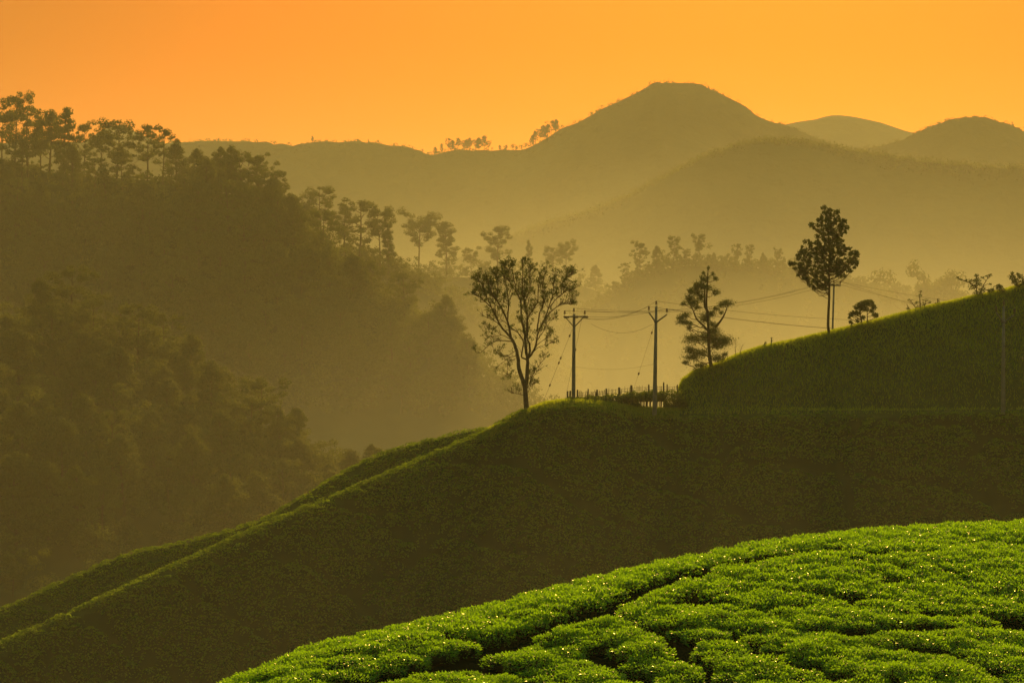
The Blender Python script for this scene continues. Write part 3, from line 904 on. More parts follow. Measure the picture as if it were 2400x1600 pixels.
def tuft(C, p, d, n, L, W, spread, rng):
    """a spray of leaves at a twig's end"""
    dd = unit(np.asarray(d, float) * 0.8 + rand_dirs(n, rng) * 0.9)
    c = np.asarray(p, float) + dd * L * 0.5 + rng.normal(size=(n, 3)) * spread
    ln = L * rng.uniform(0.6, 1.3, n)
    C.leaves(c, dd, rand_dirs(n, rng), ln, ln * W)

def vase_tree():
    rng = np.random.default_rng(91)
    base = foot(1210, 200.3)
    k = 0.268 * 0.98 / PX * base[1]
    bx, by = 690.0, 1488.0
    limbs = [
        ([(690,1500),(682,1400),(675,1300),(650,1210),(620,1120),(612,1020),(600,960),(575,890),(550,850)], 0.27, 0.13, 0.0, 0.0),
        ([(550,850),(480,770),(430,690),(395,610),(330,540),(270,490),(200,455)], 0.12, 0.03, 0, 1.6),
        ([(550,850),(535,760),(500,660),(450,560),(400,480),(360,400),(340,300)], 0.12, 0.03, 0, -1.8),
        ([(575,890),(530,880),(450,875),(390,890),(330,940),(270,985),(220,940)], 0.07, 0.02, 0, -1.0),
        ([(520,700),(530,600),(525,500),(510,400),(490,290)], 0.08, 0.025, -0.6, 1.9),
        ([(480,770),(400,700),(330,670),(280,655)], 0.05, 0.015, 0.5, 2.0),
        ([(430,690),(370,560),(320,450),(290,370),(270,350)], 0.06, 0.02, 0.7, -1.2),
        ([(430,690),(410,560),(430,470),(440,370),(410,270)], 0.06, 0.02, 0.4, 2.6),
        ([(675,1300),(690,1200),(695,1100),(695,1040),(682,950),(675,860),(660,760),(640,660),(640,560),(600,450),(580,350),(560,230)], 0.22, 0.03, 0, 0.8),
        ([(690,1040),(640,1015),(660,900),(640,840),(590,790),(555,765)], 0.09, 0.04, 0, 0.9),
        ([(695,1040),(718,960),(710,900),(690,820),(690,700),(730,620),(780,540),(790,420),(800,300)], 0.12, 0.025, 0, -2.2),
        ([(700,1030),(742,980),(770,920),(780,840),(820,740),(850,680),(890,560),(920,470),(930,350),(960,270)], 0.12, 0.025, 0, 1.0),
        ([(850,680),(930,600),(1000,555),(1060,552),(1115,535)], 0.06, 0.015, 0.7, 1.8),
        ([(890,590),(960,500),(1040,440),(1105,428)], 0.055, 0.015, 0.8, -0.8),
        ([(920,480),(980,400),(1050,320),(1100,285)], 0.05, 0.015, 0.9, 2.2),
        ([(675,860),(700,760),(690,650),(660,500),(650,380),(650,180)], 0.09, 0.02, 0.2, -2.6),
        ([(780,800),(800,640),(830,560),(830,400),(860,230)], 0.08, 0.02, 0.6, -1.5),
        ([(640,600),(690,500),(720,380),(720,220)], 0.06, 0.02, 0.5, 2.4),
        ([(600,450),(540,360),(530,280),(500,230)], 0.05, 0.015, 0.6, -0.6),
        ([(605,1010),(540,1020),(480,1070),(400,1130)], 0.045, 0.012, 0, 1.0),
        ([(590,1040),(530,1060),(520,1120),(530,1180)], 0.04, 0.012, 0, -0.8),
        ([(700,1290),(730,1200),(770,1130),(820,1060),(870,1010)], 0.05, 0.012, 0, -0.9),
        ([(715,1250),(760,1170),(810,1130)], 0.04, 0.012, 0, 0.9),
        ([(660,1350),(600,1340),(540,1320)], 0.04, 0.012, 0, 0.5),
        ([(700,1330),(730,1260),(770,1230)], 0.03, 0.012, 0, -0.5),
        ([(560,870),(470,830),(380,850),(300,860)], 0.045, 0.012, 0.2, 1.6),
        ([(600,960),(500,1010),(430,980),(380,910)], 0.04, 0.012, 0.1, -1.6),
        ([(770,920),(850,860),(910,790)], 0.045, 0.012, 0.3, 1.4),
        ([(775,880),(830,800),(880,700),(930,680)], 0.045, 0.012, 0.3, -1.3),
        ([(740,980),(800,930),(870,910),(935,885)], 0.04, 0.012, 0.2, 0.8),
        ([(530,760),(480,700),(400,770),(290,765)], 0.035, 0.012, 0.2, -1.8),
    ]
    T, C = Buf(), Buf()
    tips = []
    for pts, r0, r1, d0, d1 in limbs:
        p = np.array(pts, float)
        n = (len(p) - 1) * 3 + 1
        t = np.linspace(0, len(p) - 1, n); ii = np.arange(len(p))
        x = smooth_interp(ii, p[:, 0], t); z = smooth_interp(ii, p[:, 1], t)
        f = t / (len(p) - 1)
        y = d0 + (d1 - d0) * f ** 1.3
        q = np.stack([(x - bx) * k, y, (by - z) * k], 1)
        q[1:-1] += rng.normal(size=(n - 2, 3)) * 0.015
        T.tube(q, (r0 + (r1 - r0) * f ** 0.8) * 0.86, 7 if r0 > .1 else 5)
        if r0 > 0.2 and len(p) < 10: continue
        high = p[-1, 1] < 600
        # side branches and twigs
        m = int((23 if high else 7) + len(p))
        for j in range(m):
            s = rng.uniform(0.30 if high else 0.25, 1.0)
            i = min(n - 2, int(s * (n - 1)))
            fwd = unit((q[i + 1] - q[i])[None])[0]
            dr = unit((fwd * 0.8 + rand_dirs(1, rng)[0] * 0.75 + np.array([0, 0, 0.45]))[None])[0]
            ln = rng.uniform(0.45, 1.35) * (1.0 if high else 0.6) * (1.1 - 0.5 * s)
            e = q[i] + dr * ln
            tw = curve_pts(q[i], e, np.array([0, 0, -0.08 * ln]), 5, rng, 0.03)
            T.tube(tw, np.linspace(0.026, 0.010, 5), 3)
            tips.append((e, dr, high, q[i][2]))
            for _ in range(2):
                w = int(rng.integers(2, 5)); d2 = unit((dr + rand_dirs(1, rng)[0] * 0.7 + (0, 0, .3))[None])[0]
                e2 = tw[w] + d2 * rng.uniform(0.2, 0.55)
                T.tube(np.array([tw[w], (tw[w] + e2) / 2 + (0, 0, .02), e2]), np.array([.013, .010, .007]), 3)
                tips.append((e2, d2, high, e2[2]))
        tips.append((q[-1], unit((q[-1] - q[-2])[None])[0], high, q[-1][2]))
    for e, d, high, z in tips:
        pr = np.clip((e[2] - 5.5) / 4.5, 0, 1)
        keep = (0.10 + 0.42 * pr) if high else 0.20
        # the right upper side is thinner
        if e[0] > 2.6: keep *= 0.55
        if rng.uniform() < keep:
            tuft(C, e, d + np.array([0, 0, 0.2]), int(rng.integers(10, 22)), 0.22, 0.28, 0.08, rng)
        elif rng.uniform() < 0.3:
            tuft(C, e, d, 4, 0.18, 0.35, 0.04, rng)
    e = empty('vase_shaped_tree', tuple(base))
    T.obj('trunk', [M['bark']], e); C.obj('crown', [M['tree_leaf']], e)
    tag(e, 'bare limbed vase shaped tree on the brow left of the poles', 'tree')

def clump_tree(name, base, k, b0, trunk, clumps, r0, leaf, dens, label, needle=False, depth=0.8, seed=1, mat='tree_leaf', rise=0.25, twigs=5, thin=1.0, extra=()):
    """trunk line and leaf clumps given in a local drawing (units k metres), branches join them"""
    rng = np.random.default_rng(seed)
    T, C = Buf(), Buf()
    loc = lambda px, pz, y=0.0: np.array([(px - b0[0]) * k, y, (b0[1] - pz) * k])
    stems = [trunk] + list(extra)
    lines = []
    for s_i, st in enumerate(stems):
        p = np.array(st, float); n = (len(p) - 1) * 3 + 1
        t = np.linspace(0, len(p) - 1, n); ii = np.arange(len(p))
        q = np.stack([loc(a, b) for a, b in zip(smooth_interp(ii, p[:, 0], t), smooth_interp(ii, p[:, 1], t))])
        q[:, 1] += np.linspace(0, rng.normal(0, .25) if s_i else 0, n)
        f = np.linspace(0, 1, n)
        T.tube(q, (r0 if s_i == 0 else r0 * .6) * (1 - f) ** 0.75 + 0.02, 7)
        lines.append(q)
    allp = np.concatenate(lines)
    for cx, cz, rx, rz in clumps:
        w = abs(cx - np.interp(-cz, [-p[1] for p in trunk], [p[0] for p in trunk])) * k
        y = rng.normal(0, 1) * depth * (0.35 + 0.4 * min(1.5, rx * k + 0.3 * w))
        c = loc(cx, cz, y)
        # branch from a point on the stem a little below
        below = allp[:, 2] < c[2] - rise * np.hypot(c[0] - allp[:, 0], c[1] - allp[:, 1])
        cand = allp[below] if below.any() else allp[:1]
        p0 = cand[np.argmin(((cand - c) ** 2).sum(1) + 0.0)]
        ln = np.linalg.norm(c - p0)
        br = curve_pts(p0, c, (rng.normal(0, .04) * ln, 0, rng.normal(-0.08, 0.10) * ln), 7, rng, 0.03 * ln)
        T.tube(br, np.linspace(min(0.05, 0.02 + 0.015 * ln), 0.012, 7) * thin, 4)
        a, b = rx * k * (1.25 if needle else 1.0), rz * k * (1.2 if needle else 1.0)
        for _ in range(twigs):                                        # twigs inside the clump
            e = c + rand_dirs(1, rng)[0] * (a * .8, a * .6, b * .8)
            T.tube(curve_pts(br[4], e, (0, 0, -.03), 4), np.linspace(.014, .006, 4), 3)
        n = int(dens * (a * b * 4 + 0.05))
        pts = rand_dirs(n, rng) * (rng.uniform(0.05, 1, n) ** 0.45)[:, None]
        lump = 1 + 0.25 * np.sin(pts[:, 0] * 5 + seed) * np.cos(pts[:, 2] * 6 + cx)
        pos = c + (rng.normal(size=(n, 3)) * 0.5 if needle else pts * lump[:, None]) * (a, max(a, b) * 0.9, b)
        d = unit(pts * 0.9 + rand_dirs(n, rng) * 0.6 + (0, 0, 0.35 if needle else 0.1))
        L = leaf * rng.uniform(0.6, 1.35, n)
        C.leaves(pos, d, rand_dirs(n, rng), L, L * (0.26 if needle else 0.5))
    e = empty(name, tuple(base))
    T.obj('trunk', [M['bark']], e); C.obj('crown', [M[mat]], e)
    tag(e, label, 'tree')
    return e

def points_in_poly(poly, rmin, rng, n=4000):
    poly = np.array(poly, float); out = []
    lo, hi = poly.min(0), poly.max(0)
    for _ in range(n):
        p = rng.uniform(lo, hi)
        x, y = poly[:, 0], poly[:, 1]; x2, y2 = np.roll(x, -1), np.roll(y, -1)
        c = ((y > p[1]) != (y2 > p[1])) & (p[0] < (x2 - x) * (p[1] - y) / (y2 - y + 1e-9) + x)
        if c.sum() % 2 == 0: continue
        if any((p[0] - o[0]) ** 2 + (p[1] - o[1]) ** 2 < rmin ** 2 for o in out): continue
        out.append(p)
    return out

def build_single_trees():
    vase_tree()
    b = on_crest(R_knoll, 1634, hfun=h_near, off=-0.4)
    k = 0.1786 * 0.98 / PX * b[1]
    clump_tree('feathery_tree', b, k, (480, 1425),
        [(482,1440),(468,1360),(455,1280),(445,1100),(440,900),(430,750),(415,600),(420,450),(430,250),(440,110)],
        [(440,125,16,22),(370,190,20,18),(490,200,22,20),(530,260,28,25),(385,265,60,40),(330,350,60,45),(420,380,60,40),(265,350,30,40),(220,420,35,35),
         (280,430,70,50),(340,500,50,50),(180,520,50,45),(250,570,80,50),(120,590,25,25),(290,640,40,25),(540,435,50,35),(600,605,35,30),(690,580,75,40),
         (550,655,40,28),(600,705,25,22),(480,720,60,35),(400,780,70,60),(490,860,50,35),(140,735,55,30),(70,780,50,40),(100,830,80,25),(220,855,30,20),
         (190,905,30,25),(510,940,60,50),(240,1050,100,60),(400,1040,70,70),(520,1040,90,80),(640,1080,110,70),(560,1140,80,50),(190,1190,55,45),
         (320,1230,120,50),(230,1290,100,40),(140,1360,40,25),(560,1300,90,50),(655,1250,30,25),(350,1400,80,40),(270,1480,50,35)],
        0.15, 0.16, 800, 'feathery tree in ragged tiers at the end of the knoll', needle=True, depth=0.9, seed=3,
        extra=[[(440,950),(380,880),(290,790),(250,690),(200,560)], [(530,900),(600,810),(650,720),(690,600)], [(440,700),(390,600),(395,450),(380,300)]])
    b = on_crest(R_knoll, 1905, hfun=h_near, off=-0.6)
    k = 0.319 * 0.98 / PX * b[1]
    rng = np.random.default_rng(15)
    poly = [(470,85),(530,115),(570,130),(580,170),(620,180),(640,240),(605,300),(615,370),(650,390),(735,420),(720,500),(690,550),(610,605),(560,600),(525,555),(480,590),
            (495,690),(400,690),(350,650),(280,590),(220,500),(262,470),(305,380),(330,410),(372,425),(345,338),(402,352),(425,300),(385,215),(430,165),(460,150)]
    cl = [(p[0], p[1], rng.uniform(12, 27), rng.uniform(12, 25)) for p in points_in_poly(poly, 23, rng)]
    cl += [(470,95,12,12),(570,135,12,12),(612,185,12,10),(388,218,12,10),(308,382,12,10),(228,505,14,12),(728,425,14,10),(352,340,12,10),(650,395,10,10)]
    clump_tree('oval_tree', b, k, (510, 1022), [(511,1032),(500,960),(503,860),(508,760),(510,660),(506,560),(510,450),(500,300),(485,120)], cl, 0.12, 0.20, 270,
        'upright oval tree with a full leafy crown on the knoll', depth=1.1, seed=4, rise=0.5, twigs=3, thin=0.6)
    b = on_crest(R_knoll, 1980, hfun=h_near, off=-0.2)
    k = 0.319 * 0.98 / PX * b[1]
    clump_tree('umbrella_tree', b, k, (755, 935), [(755,938),(750,900),(742,860),(745,800)],
        [(745,785,40,26),(715,805,38,24),(775,775,34,24),(810,775,40,28),(840,805,24,20),(690,845,34,18),(665,860,24,16),(720,850,30,20),(770,820,40,20),(850,860,26,16),(868,872,14,10),
         (670,915,16,14),(765,880,18,18),(720,905,14,12),(820,835,22,14),(655,880,12,10)], 0.06, 0.13, 900,
        'small umbrella topped tree beside the oval tree on the knoll', depth=0.9, seed=6, extra=[[(770,938),(795,905),(795,860),(800,800)], [(750,900),(720,880),(690,865)]])
    # shrubs along the knoll's crest
    def shrub(name, u, off, kk, b0, trunk, clumps, leaf, dens, label, seed, extra=()):
        b = on_crest(R_knoll, u, hfun=h_near, off=off)
        e = clump_tree(name, b, 0.319 * 0.98 / PX * b[1], b0, trunk, clumps, 0.04, leaf, dens, label, depth=0.8, seed=seed, extra=extra)
        e['category'] = 'shrub'
    shrub('thin_shrub', 2112, 0.3, 1, (1160, 845), [(1160,848),(1165,800),(1160,740),(1175,705)],
        [(1175,705,12,10),(1160,740,22,16),(1100,770,20,10),(1210,770,26,14),(1130,790,22,14),(1190,800,24,16),(1160,820,30,16),(1240,785,12,10),(1070,830,14,10)], .13, 150,
        'thin scraggy shrub on the crest between the umbrella tree and the leafy shrub', 21, [[(1150,848),(1120,810),(1095,770)], [(1170,848),(1200,810),(1215,770)], [(1140,848),(1090,840),(1060,800)]])
    shrub('stalky_weed', 2155, 0.3, 1, (1290, 800), [(1290,802),(1285,770),(1290,745)], [(1285,755,16,10),(1300,770,16,10),(1270,780,12,8)], .11, 120,
        'short stalky weed right of the thin scraggy shrub', 22)
    shrub('leafy_shrub', 2245, 0.2, 1, (1600, 735), [(1600,738),(1595,690),(1590,640),(1595,575)],
        [(1595,575,22,14),(1590,610,30,22),(1560,620,30,20),(1610,640,34,24),(1640,590,16,10),(1690,575,14,12),(1660,580,14,8),(1580,660,40,26),(1640,680,34,22),(1600,705,44,24),(1690,690,22,18),
         (1520,612,14,8),(1480,605,14,7),(1448,590,12,8),(1700,640,14,8)], .14, 260,
        'leafy shrub with one long branch reaching left on the crest', 23, [[(1590,660),(1540,630),(1490,610),(1445,588)], [(1610,720),(1650,640),(1690,575)]])
    shrub('low_round_shrub', 2290, -0.2, 1, (1780, 690), [(1780,695),(1780,660),(1785,640)],
        [(1750,668,28,22),(1790,645,34,24),(1815,668,26,22),(1770,680,40,18),(1800,632,16,12)], .13, 420, 'low round dark shrub right of the leafy shrub', 24)
    shrub('tall_dark_shrub', 2338, -0.2, 1, (1890, 680), [(1890,685),(1880,640),(1860,590)],
        [(1850,575,14,14),(1865,605,34,26),(1900,600,28,22),(1850,635,30,26),(1920,630,30,26),(1890,650,50,28),(1935,650,20,20),(1885,580,14,10)], .13, 420, 'tall dark shrub at the right edge of the crest', 25)
    shrub('bank_weed', 1757, 0.2, 1, (40, 1125), [(40,1127),(38,1100),(40,1085)], [(40,1090,10,9),(36,1105,12,9),(45,1110,10,8)], .10, 260, 'shorter of two small weeds on the knoll edge', 26)
    shrub('bank_stalk', 1771, 0.2, 1, (85, 1105), [(85,1107),(87,1075),(90,1042)], [(90,1048,8,10),(88,1068,10,10),(84,1088,10,9)], .10, 260, 'taller of two small weeds on the knoll edge', 27)
    shrub('crest_sprig', 1955, 0.2, 1, (578, 985), [(578,988),(580,960),(584,945)], [(583,950,9,7),(575,966,10,6),(586,972,8,6)], .10, 240, 'small sprig between the oval tree and the umbrella tree', 28)
    # bare saplings by the feathery tree
    rng = np.random.default_rng(8)
    for u, h, lean, lab in ((1689, 1.35, 0.05, 'taller bare sapling right of the feathery tree'), (1699, 1.0, 0.25, 'shorter leaning bare sapling right of the feathery tree')):
        b = on_crest(R_knoll, u, hfun=h_near, off=-0.1)
        T = Buf()
        st = np.array([(0, 0, -0.05), (lean * .3, 0, h * .4), (lean, 0.02, h)])
        T.tube(st, np.array([.03, .022, .008]), 5)
        for f in (0.35, 0.5, 0.65, 0.8):
            p = st[0] * (1 - f) + st[2] * f; d = np.array([rng.uniform(-.35, .35), rng.uniform(-.2, .2), .28])
            T.tube(np.array([p, p + d * .6, p + d * 1.1]), np.array([.012, .009, .005]), 3)
        o = T.obj('bare_sapling', [M['bark']]); o.location = tuple(b)
        tag(o, lab, 'sapling')
build_single_trees()

# ------------------------------------------------------------------ poles, wires, fence
M['concrete'] = mat_surface('pole_concrete', (0.14, 0.135, 0.115), (0.23, 0.22, 0.19), 2.0, bump=0.004, bscale=30.0)
M['steel'] = mat_surface('dull_steel', (0.10, 0.10, 0.09), (0.18, 0.17, 0.15), 6.0, rough=0.6)
M['porcelain'] = mat_surface('insulator_glaze', (0.09, 0.06, 0.04), (0.16, 0.12, 0.09), 5.0, rough=0.12, spec=0.8)
M['wire'] = mat_surface('wire_metal', (0.06, 0.055, 0.05), (0.09, 0.085, 0.08), 2.0, rough=0.6)
M['old_wood'] = mat_surface('old_wood', (0.06, 0.05, 0.035), (0.13, 0.11, 0.08), 4.0, bump=0.01, bscale=25.0)
M['hedge_leaf'] = mat_leaf('hedge_leaf', (0.03, 0.055, 0.010), (0.07, 0.11, 0.018), 0.3, (0.25, 0.32, 0.02), rough=0.5, spec=0.25)

PIN = [(0.012, -0.16), (0.012, 0.0), (0.085, 0.0), (0.095, 0.03), (0.05, 0.06), (0.08, 0.09), (0.085, 0.12), (0.045, 0.15), (0.07, 0.18), (0.07, 0.22), (0.04, 0.27), (0.003, 0.28)]
DISC = [(0.02, 0.0), (0.03, 0.03), (0.11, 0.05), (0.12, 0.08), (0.045, 0.10), (0.11, 0.14), (0.12, 0.17), (0.045, 0.19), (0.11, 0.23), (0.12, 0.26), (0.045, 0.28), (0.11, 0.32), (0.11, 0.35), (0.03, 0.37), (0.015, 0.45)]

def pole_shaft(e, H, w0, w1, tilt=0.0):
    B = Buf()
    B.tube(np.array([(0, 0, -0.9), (tilt * .5, 0, H * .5), (tilt, 0, H)]), np.array([w0 * 0.7, (w0 + w1) * 0.35, w1 * 0.7]), 4)
    return B.obj('shaft', [M['concrete']], e, smooth=False)

def insulator(e, p, prof=PIN, axis=(0, 0, 1), s=1.0):
    B = Buf(); B.lathe((0, 0, 0), [(r * s, h * s) for r, h in prof], 10, axis)
    o = B.obj('insulator', [M['porcelain']], e); o.location = tuple(p)
    return o

def guy(e, p0, p1, beads):
    B = Buf(); p0 = np.array(p0, float); p1 = np.array(p1, float)
    B.tube(np.array([p0, (p0 + p1) / 2, p1]), 0.010, 4)
    g = B.obj('guy_wire', [M['wire']], e)
    for t in beads:
        B = Buf(); ax = unit(p1 - p0)
        B.lathe((0, 0, 0), [(0.01, -0.13), (0.06, -0.10), (0.075, 0.0), (0.06, 0.10), (0.01, 0.13)], 8, ax)
        o = B.obj('strain_insulator', [M['porcelain']], g); o.location = tuple(p0 * (1 - t) + p1 * t)
    return g

def steel_bar(e, a, b, w, name='arm'):
    B = Buf(); B.tube(np.array([a, (np.array(a) + np.array(b)) / 2, b], float), w, 4)
    return B.obj(name, [M['steel']], e, smooth=False)

WIRE_AT = {}
def build_poles():
    px = lambda Y: Y / PX                          # metres per picture unit
    # pole with a level cross arm
    b = foot(1317, 204.0); k = px(204.0)
    e = empty('utility_pole', tuple(b)); H = (917 - 716) * k
    pole_shaft(e, H, 0.25, 0.16, 0.06)
    za = H - 6 * k
    steel_bar(e, (-22 * k, -0.12, za), (30 * k, -0.12, za), 0.055, 'cross_arm')
    steel_bar(e, (-19 * k, -0.13, za - .03), (0.02, -0.13, za - 0.85), 0.045, 'brace')
    steel_bar(e, (24 * k, -0.13, za - .03), (0.10, -0.13, za - 0.85), 0.045, 'brace')
    pins = [(-20 * k, -0.12, za + 0.20), (0.04, -0.05, H + 0.18), (26 * k, -0.12, za + 0.20)]
    for p in pins: insulator(e, p, s=1.15)
    ends = []
    for i, xx in enumerate((-21 * k, -1 * k, 22 * k)):
        ends.append((xx + 0.50, -0.16, za - 0.02)); insulator(e, (xx, -0.16, za - 0.02), DISC, (1, 0, -0.05), 1.1)
    insulator(e, (-21 * k, -0.16, za - 0.02), DISC, (0.4, 0.9, -0.05), 1.0)
    guy(e, (-0.1, -0.1, H - 1.3), (-2.8, -0.6, float(h_near(np.array(b[0] - 2.8), np.array(b[1] - 0.6))) - b[2] - 0.1), (0.08, 0.36, 0.42, 0.7))
    guy(e, (20 * k, 0.1, za - 0.1), (-0.9, 4.0, float(h_near(np.array(b[0] - 0.9), np.array(b[1] + 4.0))) - b[2] - 0.1), (0.32,))
    tag(e, 'concrete pole with level cross arm and braces beside the vase shaped tree', 'utility pole', 'utility poles on the near hill')
    WIRE_AT['a'] = [b + np.array(p) for p in ends]; WIRE_AT['a_pin'] = [b + np.array(p) + (0, 0, .3) for p in pins]
    # Y armed pole; a second, shaded one stands at the right
    def y_pole(u, Y, vtop, vbase, tilt, label, arm=1.0):
        b = foot(u, Y); k = px(Y)
        e = empty('utility_pole', tuple(b)); H = (VH - vtop) * k - b[2] - 0.32
        pole_shaft(e, H, 0.29, 0.14, tilt)
        zj = H - 1.32
        l = (tilt - 0.62 * arm, -0.05, H - 0.52); r = (tilt + 0.88 * arm, -0.05, H - 0.70)
        steel_bar(e, (tilt * .9 - 0.05, -0.05, zj), l, 0.062); steel_bar(e, (tilt * .9 + 0.05, -0.05, zj), r, 0.062)
        B = Buf(); B.box((tilt * .9, 0, zj), (0.34, 0.30, 0.10)); B.obj('clamp', [M['steel']], e, smooth=False)
        pins = [(l[0], l[1], l[2] + 0.20), (tilt, 0, H + 0.12), (r[0], r[1], r[2] + 0.20)]
        for p in pins: insulator(e, p, s=1.15)
        tag(e, label, 'utility pole', 'utility poles on the near hill')
        return e, b, H, [b + np.array(p) + (0, 0, .30) for p in pins]
    e, b, H, WIRE_AT['b'] = y_pole(1503, 201.2, 694, 940, 0.16, 'concrete pole with raised Y arms standing at the fence')
    guy(e, (0.02, 0.1, H - 1.5), (-2.1, 3.0, float(h_near(np.array(b[0] - 2.1), np.array(b[1] + 3.0))) - b[2] - 0.1), (0.10, 0.58))
    e, b, H, WIRE_AT['d'] = y_pole(2304, 198.6, 694, 945, 0.05, 'shaded concrete pole standing against the dark knoll at the right')
    guy(e, (0.02, -0.1, H - 3.2), (3.3, 0.5, H - 5.4), (0.5,))
    # pole behind the oval tree
    Y = 231.0; k = px(Y)
    b = foot(1908, Y); e = empty('utility_pole', tuple(b)); H = (VH - 652) * k - b[2]
    pole_shaft(e, H, 0.16, 0.11, 0.32)
    steel_bar(e, (-0.30, -0.1, H - .15), (0.95, -0.1, H - .15), 0.05, 'cross_arm')
    pins = [(-0.25, -0.1, H + 0.02), (0.30, 0, H + 0.12), (0.9, -0.1, H + 0.02)]
    for p in pins: insulator(e, p)
    tag(e, 'slanting pale pole close behind the oval tree trunk', 'utility pole', 'utility poles on the near hill')
    WIRE_AT['c'] = [b + np.array(p) + (0, 0, .25) for p in pins]
build_poles()

def build_wires():
    def wire(p, q, sag, label, rad=0.011):
        p = np.array(p, float); q = np.array(q, float)
        t = np.linspace(0, 1, 25)[:, None]
        pts = p * (1 - t) + q * t - np.array([0, 0, 1.0]) * (4 * t * (1 - t)) * sag
        B = Buf(); B.tube(pts, rad, 5)
        tag(B.obj('overhead_wire', [M['wire']]), label, 'wire', 'overhead wires')
    A, Bp, C_, D = WIRE_AT['a'], WIRE_AT['b'], WIRE_AT['c'], WIRE_AT['d']
    nm = ('left', 'middle', 'right')
    for i in range(3):
        wire(A[i], Bp[i], (0.55, 0.75, 0.25)[i], 'sagging wire from the cross arm pole to the %s insulator of the Y armed pole' % nm[i])
    hid = [P(2420, v, 262.0) for v in (716, 738, 742)]
    for i in range(3):
        wire(Bp[(1, 0, 2)[i]], hid[i], (1.3, 1.5, 1.35)[i], 'long wire running right from the %s insulator of the Y armed pole' % ('top', 'left', 'right')[i])
    for i in range(3):
        wire(WIRE_AT['a_pin'][i], C_[i], (1.1, 1.2, 1.15)[i], 'wire climbing from the cross arm pole to the slanting pole, %s of three' % ('upper', 'middle', 'lower')[i])
    far = [P(2330, v, 330.0) for v in (702, 726, 738)]
    for i in range(3):
        wire(C_[(1, 0, 2)[i]], far[i], (0.5, 0.7, 0.8)[i], 'wire falling right from the slanting pole behind the shrubs, %s of three' % ('upper', 'middle', 'lower')[i])
    wire(WIRE_AT['a'][2] + np.array([0.2, 0, -0.6]), Bp[2] + np.array([-1.2, 0, -1.3]), 0.75, 'lowest slack wire hanging between the two fence poles', 0.010)
    y1 = foot(1317, 204.0); y2 = foot(1503, 201.2)
    wire(y1 + np.array([0.1, 0, 2.95]), y2 + np.array([0, 0, 4.35]), 0.35, 'thin line crossing halfway up the two fence poles', 0.007)
build_wires()

